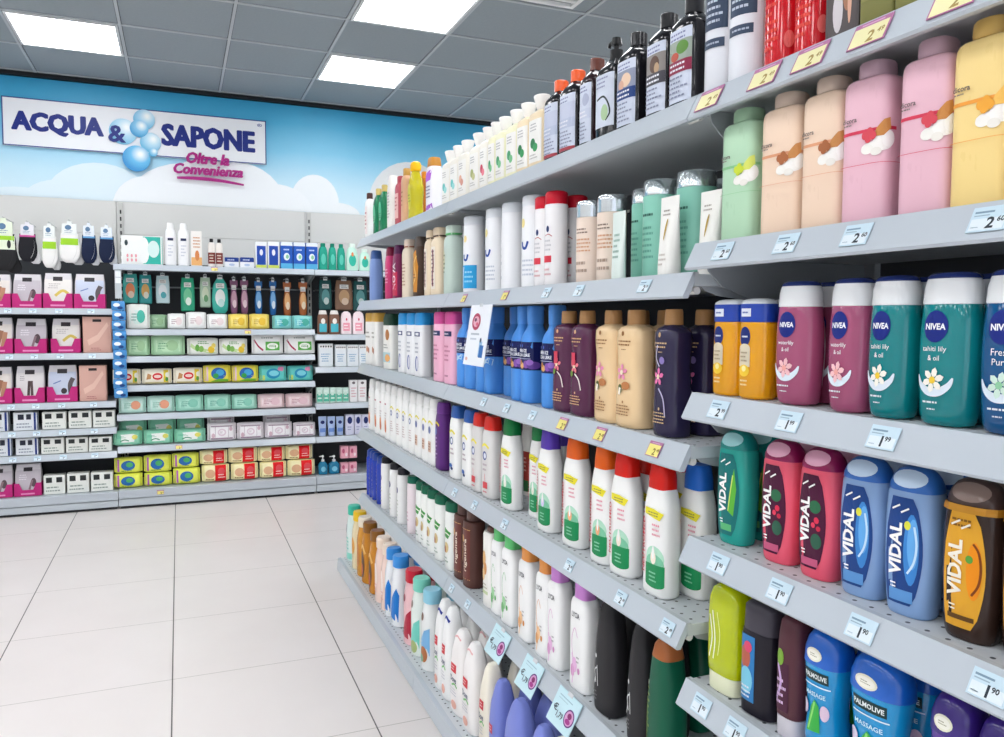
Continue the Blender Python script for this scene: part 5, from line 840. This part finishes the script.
wallrow('gondola-end third wall shelf', WR['third'], [('bx_pattern',319,333.5,344),('bx_pattern',335.5,347,345),('bx_pattern',347.5,359,345),('bx_pattern',359.5,371,345)])
wallrow('fourth wipes shelf', WM['fourth'], [('wp_red',112,140.5,369.5),('wp_red',141.3,172,369),('wp_red',173,202.8,368),('wp_blueyel',203.3,231.3,365.5),('wp_blueyel',232,259,365.5),('wp_tealoval',259.5,287.5,366),('wp_tealoval',288.3,314,366)])
wallrow('gondola-end fourth wall shelf', WR['fourth'], [('bx_mint',317+6.5*i,323.2+6.5*i,388) for i in range(5)]+[('bx_tallwhite',350,358,380.5),('bx_tallwhite',358.5,367,380.5)])
wallrow('fifth wipes shelf', WM['fifth'], [('wp_mintorange',118,146,397.5),('wp_mintorange',146.8,174.7,396.5),('wp_mint',175.3,203.7,395.5),('wp_mint',204.5,231.3,395),('wp_mint',232,257.5,395),('wp_pink',258.3,285.5,394.5),('wp_pink',286.3,313.5,394)])
wallrow('gondola-end fifth wall shelf', WR['fifth'], [('wb_tube',319,327.3,417),('wb_tube',328,336,417),('wb_tube',336.8,344.5,417),('bx_nvround',346,354.3,415),('bx_nvround',355,362,415),('bx_nvround',362.5,370,415)])
M6 = 'sixth wipes shelf'
wallrow(M6, WM['sixth'], [('wp_greenwhite',112.5,142,431.5),('wp_greenwhite',143.2,173,430.5),('wp_greenwhite',174,206,429.5),('wp_floral',207.3,236.7,423.5),('wp_floral',237.3,264.5,423),('wp_floral',265.3,293,422.5),('wp_floral',294,316.5,423)]+[(k, u0, u1, v, dict(dy=.1, row=1)) for k, u0, u1, v in (('wp_greenwhite',117,146,422),('wp_greenwhite',147,176,421),('wp_greenwhite',177,205,420.5),('wp_floral',208,236,416.5),('wp_floral',265,293,415.5))])
lo = [('np_green',113.5,142.5,474.5),('np_green',143.8,172,473.5),('np_green',173,200.5,469),('np_red',201.8,230,465.5),('np_red',231.3,259,464),('np_red',260.3,287.5,462.5),('np_red',288.3,316,460.5)]
hi = [('np_green',113.5,142.3,458.5),('np_green',143.3,171.3,456),('np_green',171.7,199,454),('np_red',199.8,228,451),('np_red',228.7,258,448.5),('np_red',258.3,286,447.5),('np_red',286.3,313.5,446)]
wallrow('wipes deck, lower layer', WMB, lo)
for a, b in zip(lo, hi):
    zt = on_y((a[1]+a[2])/2, a[3], 5.925).z; wallrow('wipes deck, upper layer', WMB, [(*b, dict(up=zt-EYE-WMB+.004+.0))])
wallrow('gondola-end wall deck', WRB, [('wb_pump',319,328.5,456),('wb_pump',329.3,340.5,456),('bx_pinkdot',341,349,463.5),('bx_pinkdot',349.7,357.5,463)])
for i, (u0, u1) in enumerate(((341,349),(349.7,357.5))): wallrow('gondola-end wall deck, upper layer', WRB, [('bx_pinkdot',u0,u1,446.5,dict(up=.114))])
# --- hanging goods
PEG = mat('#a8acb0', .3, .7)
def hangrow(shelf, items, Y, bay, inv_root):
    for k, u0, u1, vt, vb in items:
        K = KINDS[k]; a, b = on_y(u0, vb, Y), on_y(u1, vb, Y); W = b.x-a.x; zt = on_y((u0+u1)/2, vt, Y).z; H = zt-b.z; top = 1.1 if K['name'] == 'hanging_pack' else 1
        r = make(k, ((a.x+b.x)/2, Y, b.z), 0, (W/K['W'], 1, H/(K['H']*top))); reg(r, k, shelf, u0)
        m = MB(); x = (a.x+b.x)/2; m.tube((x, Y-.03, zt+.004), (x, 6.344, zt+.004), .0025, PEG, 6); o = m.obj('peg_hook', bay, False); o.matrix_parent_inverse = Matrix.Translation(-bay.location)
H1 = 'wipes-bay hooks'
hangrow(H1, [('hg_orange',123,138.3,271,303.5),('hg_teal',139.3,152.3,272,304),('hg_white',156,170,273,303.5),('hg_green',181,195,274.5,311.5),('hg_pale',200,211,274.5,307.5),('hg_oval',212.2,228.5,275,313.5),('hg_mauve',229.5,238.8,277,314),('hg_mauve',239.8,249.3,277,314),('hg_blue',254,263.3,278,314.5),('hg_blue',268.8,277.3,278,315),('hg_amber',282.5,292,279,316),('hg_amber',298,308,279,315.5)], 6.12, wm, None)
hangrow('gondola-end wall hooks', [('hg_dark',318.8,331.8,277,310),('hg_bear',335,352.5,277.5,310.5),('hg_dark',353,367,278,311)], 6.12, wr, None)
H2 = 'sock-bay hooks'
hangrow(H2, [('sk_lime',-8,18,218,271),('sk_pink',18.5,38,222,262),('sk_white',42,58.5,223,268),('sk_white',59.5,81,221,263),('sk_navy',81.5,97.5,223,263.5),('sk_navy',99,115.5,225,263)], 6.0, wl, None)
# clip strip of sachets on the post between two wall bays
cs = empty('clip_strip', (on_y(118.5, 300, 5.872).x, 5.875, 0)); m = MB(); zt, zb = on_y(118, 301, 5.872).z, on_y(118, 398, 5.872).z
m.box((-.006, -.001, zb-.01), (.006, .001, zt), mat('#d8dce0', .3)); m.obj('strip', cs, False); m = MB(); m.tube((0, .0, zt), (0, .03, zt+.01), .003, PEG, 6); m.obj('hook', cs, False)
tag(cs, 'hanging plastic clip strip holding blue sachets beside the wipes packs', 'display strip')
for i in range(10):
    z = zt-(i+1)*(zt-zb)/10; r = make('sachet', (cs.location.x+(.002 if i % 2 else -.002), 5.859, z+.001), math.radians(random.uniform(-9, 9)), (1.45, 1, (zt-zb)/10/.06*.97)); reg(r, 'sachet', 'hanging clip strip', i, 0, 'small blue and white sachet')
lh = empty('label_holder', (on_y(118, 285, 5.87).x, 5.87, 0)); a, b = on_y(114.5, 270, 5.87), on_y(121.8, 300, 5.87)
m = MB(); m.box((a.x-lh.location.x, 0, b.z+.01), (b.x-lh.location.x, .004, a.z), mat('#c4ccd0', .4)); m.obj('plate', lh, False)
m = MB()
for k in (0, 1): m.box((a.x-lh.location.x+.004, -.0012, a.z-.045-.042*k), (b.x-lh.location.x-.004, 0, a.z-.008-.042*k), mat('#eef2f4'))
m.obj('paper_insert', lh, False); tag(lh, 'narrow grey label plate on the post beside the sock bay', 'label holder')
# ------------------------------------------------------------------ price tags in the rails
TAGN = math.atan2(.023, .045)
def tagproto(name, kindc, price):
    m = MB(); W, H = (.046, .033) if kindc != 'wide' else (.062, .04); q = MB()
    def r_(x0, z0, x1, z1, c, y=-.0008): q.add([(x0*W, y, z0*H), (x1*W, y, z0*H), (x1*W, y, z1*H), (x0*W, y, z1*H)], [(0, 1, 2, 3)], mat(c, .5))
    if kindc == 'blue':
        m.box((-W/2, -.0006, -H/2), (W/2, .0006, H/2), mat('#c9dfeb', .35))
        r_(-.42, .24, .1, .32, '#7c98ac'); r_(-.42, .12, 0, .17, '#9cb4c2'); r_(-.45, -.44, .45, .02, '#e2edf4'); r_(-.4, -.34, -.2, -.3, '#9cb4c4')
    else:
        m.box((-W/2, -.0006, -H/2), (W/2, .0006, H/2), mat('#b4749c', .35))
        r_(-.46, -.46, .46, .3, '#ebe5b2' if kindc == 'wide' else '#f0e484'); r_(-.3, .36, .3, .42, '#d8a8cc')
    tm = mat('#2c3640' if kindc == 'blue' else '#a48c4c' if kindc == 'wide' else '#8a7430', .5); x = -.02*W
    for tx, z0, z1 in ((price[0], -.4*H, .06*H), (price[1], -.16*H, .06*H)):
        g, fs, asp = glyphs(tx, .03); w = (z1-z0)*min(asp, 1.4)
        q.add([(x+(p[0]+.5)*w, -.001, z0+(p[1]+.5)*(z1-z0)) for p in g], fs, tm); x += w+.05*W
    return m.mesh('price_card', False), q.mesh('printed_price', False)
TP = {}
def ptag(u, shelf, z, kindc='blue', price=('2', '60'), s=1):
    k = (kindc, price)
    if k not in TP: TP[k] = tagproto('price_tag', kindc, price)
    zc = z-.0225; y = y_at(u, .8615, zc); nx, nz = -math.cos(TAGN), math.sin(TAGN)
    o = link('price_tag', TP[k][0]); o.location = (.8615+nx*.0022, y, zc+nz*.0022); o.rotation_euler = (-TAGN, 0, -PI/2); o.scale = (s, 1, min(s, 1.02))
    link('printed_price', TP[k][1], o)
    ITEMS.append((o, 'pale blue price tag' if kindc == 'blue' else 'yellow magenta-edged price tag', shelf+' rail', -y, 0, 'price tag'))
for u, p in ((723.5, ('2','60')), (787, ('2','60')), (857, ('2','60')), (990, ('2','60'))): ptag(u, N2, NEAR['second'], 'blue', p)
for u, p in ((719, ('2','99')), (789.5, ('1','99')), (884, ('1','99'))): ptag(u, N3, NEAR['third'], 'blue', p)
for u in (719, 780, 862, 990): ptag(u, N4, NEAR['fourth'], 'blue', ('1','90'))
for u in (702, 736): ptag(u, N5, NEAR['fifth'], 'blue', ('1','90'))
for u in (710, 765, 811, 871, 956): ptag(u, N1, NEAR['top'], 'wide', ('2','49'))
for u in (464.5, 505.5): ptag(u, S2, FAR['second'], 'yellow', ('1','99'), .9)
for u in (547, 579.5, 645): ptag(u, S2, FAR['second'], 'blue', ('2','19'), .85)
for u in (484, 507, 533): ptag(u, S3, FAR['third'], 'blue', ('1','49'), .8)
for u in (563, 600.5, 655): ptag(u, S3, FAR['third'], 'yellow', ('2','49'), .95)
for u in (455, 475, 505, 570, 621.5, 668): ptag(u, S4, FAR['fourth'], 'blue', ('2','49'), .85)
for u in (452, 468): ptag(u, S5, FAR['fifth'], 'blue', ('1','79'), .8)
for i, (u, v, sh, z) in enumerate(((214.5, 268, 'top wipes shelf', WM['top']), (248, 332, 'second wipes shelf', WM['second']), (179, 449, 'sixth wipes shelf', WM['sixth']), (160.5, 490, 'bottom wipes deck', WMB))):
    k = ('yellow', ('2', '49'))
    p = on_y(u, v, YFR-.01); o = link('price_tag', TP[k][0]); a = math.atan2(.019, .038) if i < 3 else 0
    o.location = (p.x, (YFR-.0045 if i < 3 else 5.8785)-.0, EYE+z-(.019 if i < 3 else .03)); o.rotation_euler = (-a if i < 3 else 0, 0, 0); o.scale = (.95, 1, .9); link('printed_price', TP[k][1], o)
    ITEMS.append((o, 'small yellow price tag', sh+' rail', u, 0, 'price tag'))
for sh, zr in WL.items():
    for u in (9, 34, 60, 92):
        k = ('blue', ('1', '99'))
        if k not in TP: TP[k] = tagproto('price_tag', *k)
        zc = EYE+zr-.019; p_ = on_y(u, 350, YFR-.01); a = math.atan2(.019, .038)
        o = link('price_tag', TP[k][0]); o.location = (p_.x, YFR-.008, zc); o.rotation_euler = (-a, 0, 0); o.scale = (.9, 1, .9); link('printed_price', TP[k][1], o)
        ITEMS.append((o, 'pale blue price tag', f'sock-bay {sh} shelf rail', u, 0, 'price tag'))
# --- promotional cards hanging out over the aisle
def card(name, corners_px, X, z, W, H, tilt, face, label, yc):
    r = empty(name, (X, yc, z), (tilt, 0, -PI/2)); m = MB(); m.box((-W/2, -.0008, -H), (W/2, .0008, 0), mat(face, .3)); m.obj('card', r, False)
    m = MB(); m.box((-.012, -.0025, -.006), (.012, -.0009, .004), mat('#d8dce0', .2)); m.obj('clip', r, False)
    return r
def prints(r, rects, ells, texts, paper='#cbe8f0'):
    m = MB(); y = [-.0011]
    me = r.children[0].data; xs = [q.co.x for q in me.vertices]; zs = [q.co.z for q in me.vertices]; rects = [(min(xs)+.002, min(zs)+.002, max(xs)-.002, max(zs)-.002, paper)]+list(rects)
    for x0, z0, x1, z1, c in rects: m.add([(x0, y[0], z0), (x1, y[0], z0), (x1, y[0], z1), (x0, y[0], z1)], [(0, 1, 2, 3)], mat(c, .4)); y[0] -= .00015
    for cx, cz, rx, rz, c in ells:
        m.add([(cx+rx*math.cos(2*PI*i/24), y[0], cz+rz*math.sin(2*PI*i/24)) for i in range(24)], [tuple(range(24))], mat(c, .4)); y[0] -= .00015
    for tx, x0, x1, z0, z1, c in texts:
        g, fs, _ = glyphs(tx, .02); m.add([(x0+(p[0]+.5)*(x1-x0), y[0], z0+(p[1]+.5)*(z1-z0)) for p in g], fs, mat(c, .4)); y[0] -= .00015
    m.obj('printed_offer', r, False)
zt = FAR['fifth']+.001
for i, (ua, ub, desc) in enumerate(((495.8, 511, 'farthest'), (527, 544, 'middle'), (560, 582, 'nearest'))):
    ya, yb = y_at(ua, .866, zt), y_at(ub, .866, zt); W = ya-yb; H = .086
    r = card('promotion_card', None, .8685, zt, W, H, math.radians(-28), '#c6e6ee', desc, (ya+yb)/2)
    prints(r, [(-.36*W, -.2*H, .2*W, -.17*H, '#9cc0cc'), (-.36*W, -.28*H, .05*W, -.26*H, '#a8c8d2')], [(.27*W, -.55*H, .19*W, .24*H, '#5c2c78'), (.27*W, -.55*H, .16*W, .2*H, '#d8a0cc'), (.27*W, -.49*H, .08*W, .08*H, '#8c2c6c'), (.27*W, -.64*H, .1*W, .07*H, '#a83c8c')], [('\u20ac', -.4*W, -.22*W, -.64*H, -.44*H, '#52606c'), ('1,79', -.2*W, .06*W, -.78*H, -.58*H, '#52606c')])
    tag(r, f'tilted pale blue promotion card with round purple logo, {desc} of three', 'promotion card', 'promotion cards below the fifth gondola shelf')
zt = FAR['second']-.046; ya, yb = y_at(473, .848, zt), y_at(494, .848, zt); W = ya-yb; H = .185
r = card('offer_sheet', None, .8445, zt, W, H, math.radians(-9), '#e9eef5', '', (ya+yb)/2)
prints(r, [(.16*W, -.85*H, .3*W, -.6*H, '#9cc4e4'), (.2*W, -.86*H, .38*W, -.66*H, '#2c6cb4'), (-.3*W, -.5*H, .1*W, -.47*H, '#b4bcc8'), (-.3*W, -.58*H, .0, -.55*H, '#c4ccd8')], [(-.12*W, -.28*H, .2*W, .14*H, '#b03458'), (-.12*W, -.28*H, .14*W, .09*H, '#e6b0c0'), (-.16*W, -.25*H, .06*W, .03*H, '#6c2c50'), (-.06*W, -.32*H, .06*W, .03*H, '#d86080'), (.22*W, -.58*H, .04*W, .04*H, '#34506c'), (-.34*W, -.9*H, .06*W, .03*H, '#e0b0a8')], [], '#edf1f7')
tag(r, 'white hanging offer sheet with red round logo before the blue bottles', 'offer sheet')
# ------------------------------------------------------------------ labels that single out each thing
from collections import defaultdict
byd = defaultdict(list); SEEN = defaultdict(int)
for it in ITEMS: byd[(it[1], it[2], it[4])].append(it)
for (d, sh, row), L in byd.items():
    L.sort(key=lambda i: i[3]); n = len(L); prep = ' hanging from ' if 'hooks' in sh or 'strip' in sh else ' on '
    for i, it in enumerate(L):
        w = '' if n == 1 else f', leftmost of {NUM[n]}' if i == 0 else f', rightmost of {NUM[n]}' if i == n-1 else f', {ORD[i+1]} of {NUM[n]}'
        tail = w+('', ', second row', ', third row')[row]+prep+sh; dd = d
        while len((dd+tail).replace(',', '').split()) > 16 and ' and ' in dd: dd = dd.rsplit(' and ', 1)[0]
        lab = dd+tail; SEEN[lab] += 1
        if len(lab.replace(',', '').split()) > 16: print('LONG', lab)
        tag(it[0], lab, it[5], f"{d.split(' with ')[0]} row on {sh}"[:60] if n > 1 else None)
print('DUP', [k for k, c in SEEN.items() if c > 1])
# ------------------------------------------------------------------ picture settings
v = SC.view_settings; v.view_transform = 'Standard'; v.look = 'None'; v.exposure = 0.2; v.gamma = 1; v.use_curve_mapping = False
SC.cycles.max_bounces = 8; SC.cycles.use_denoising = True
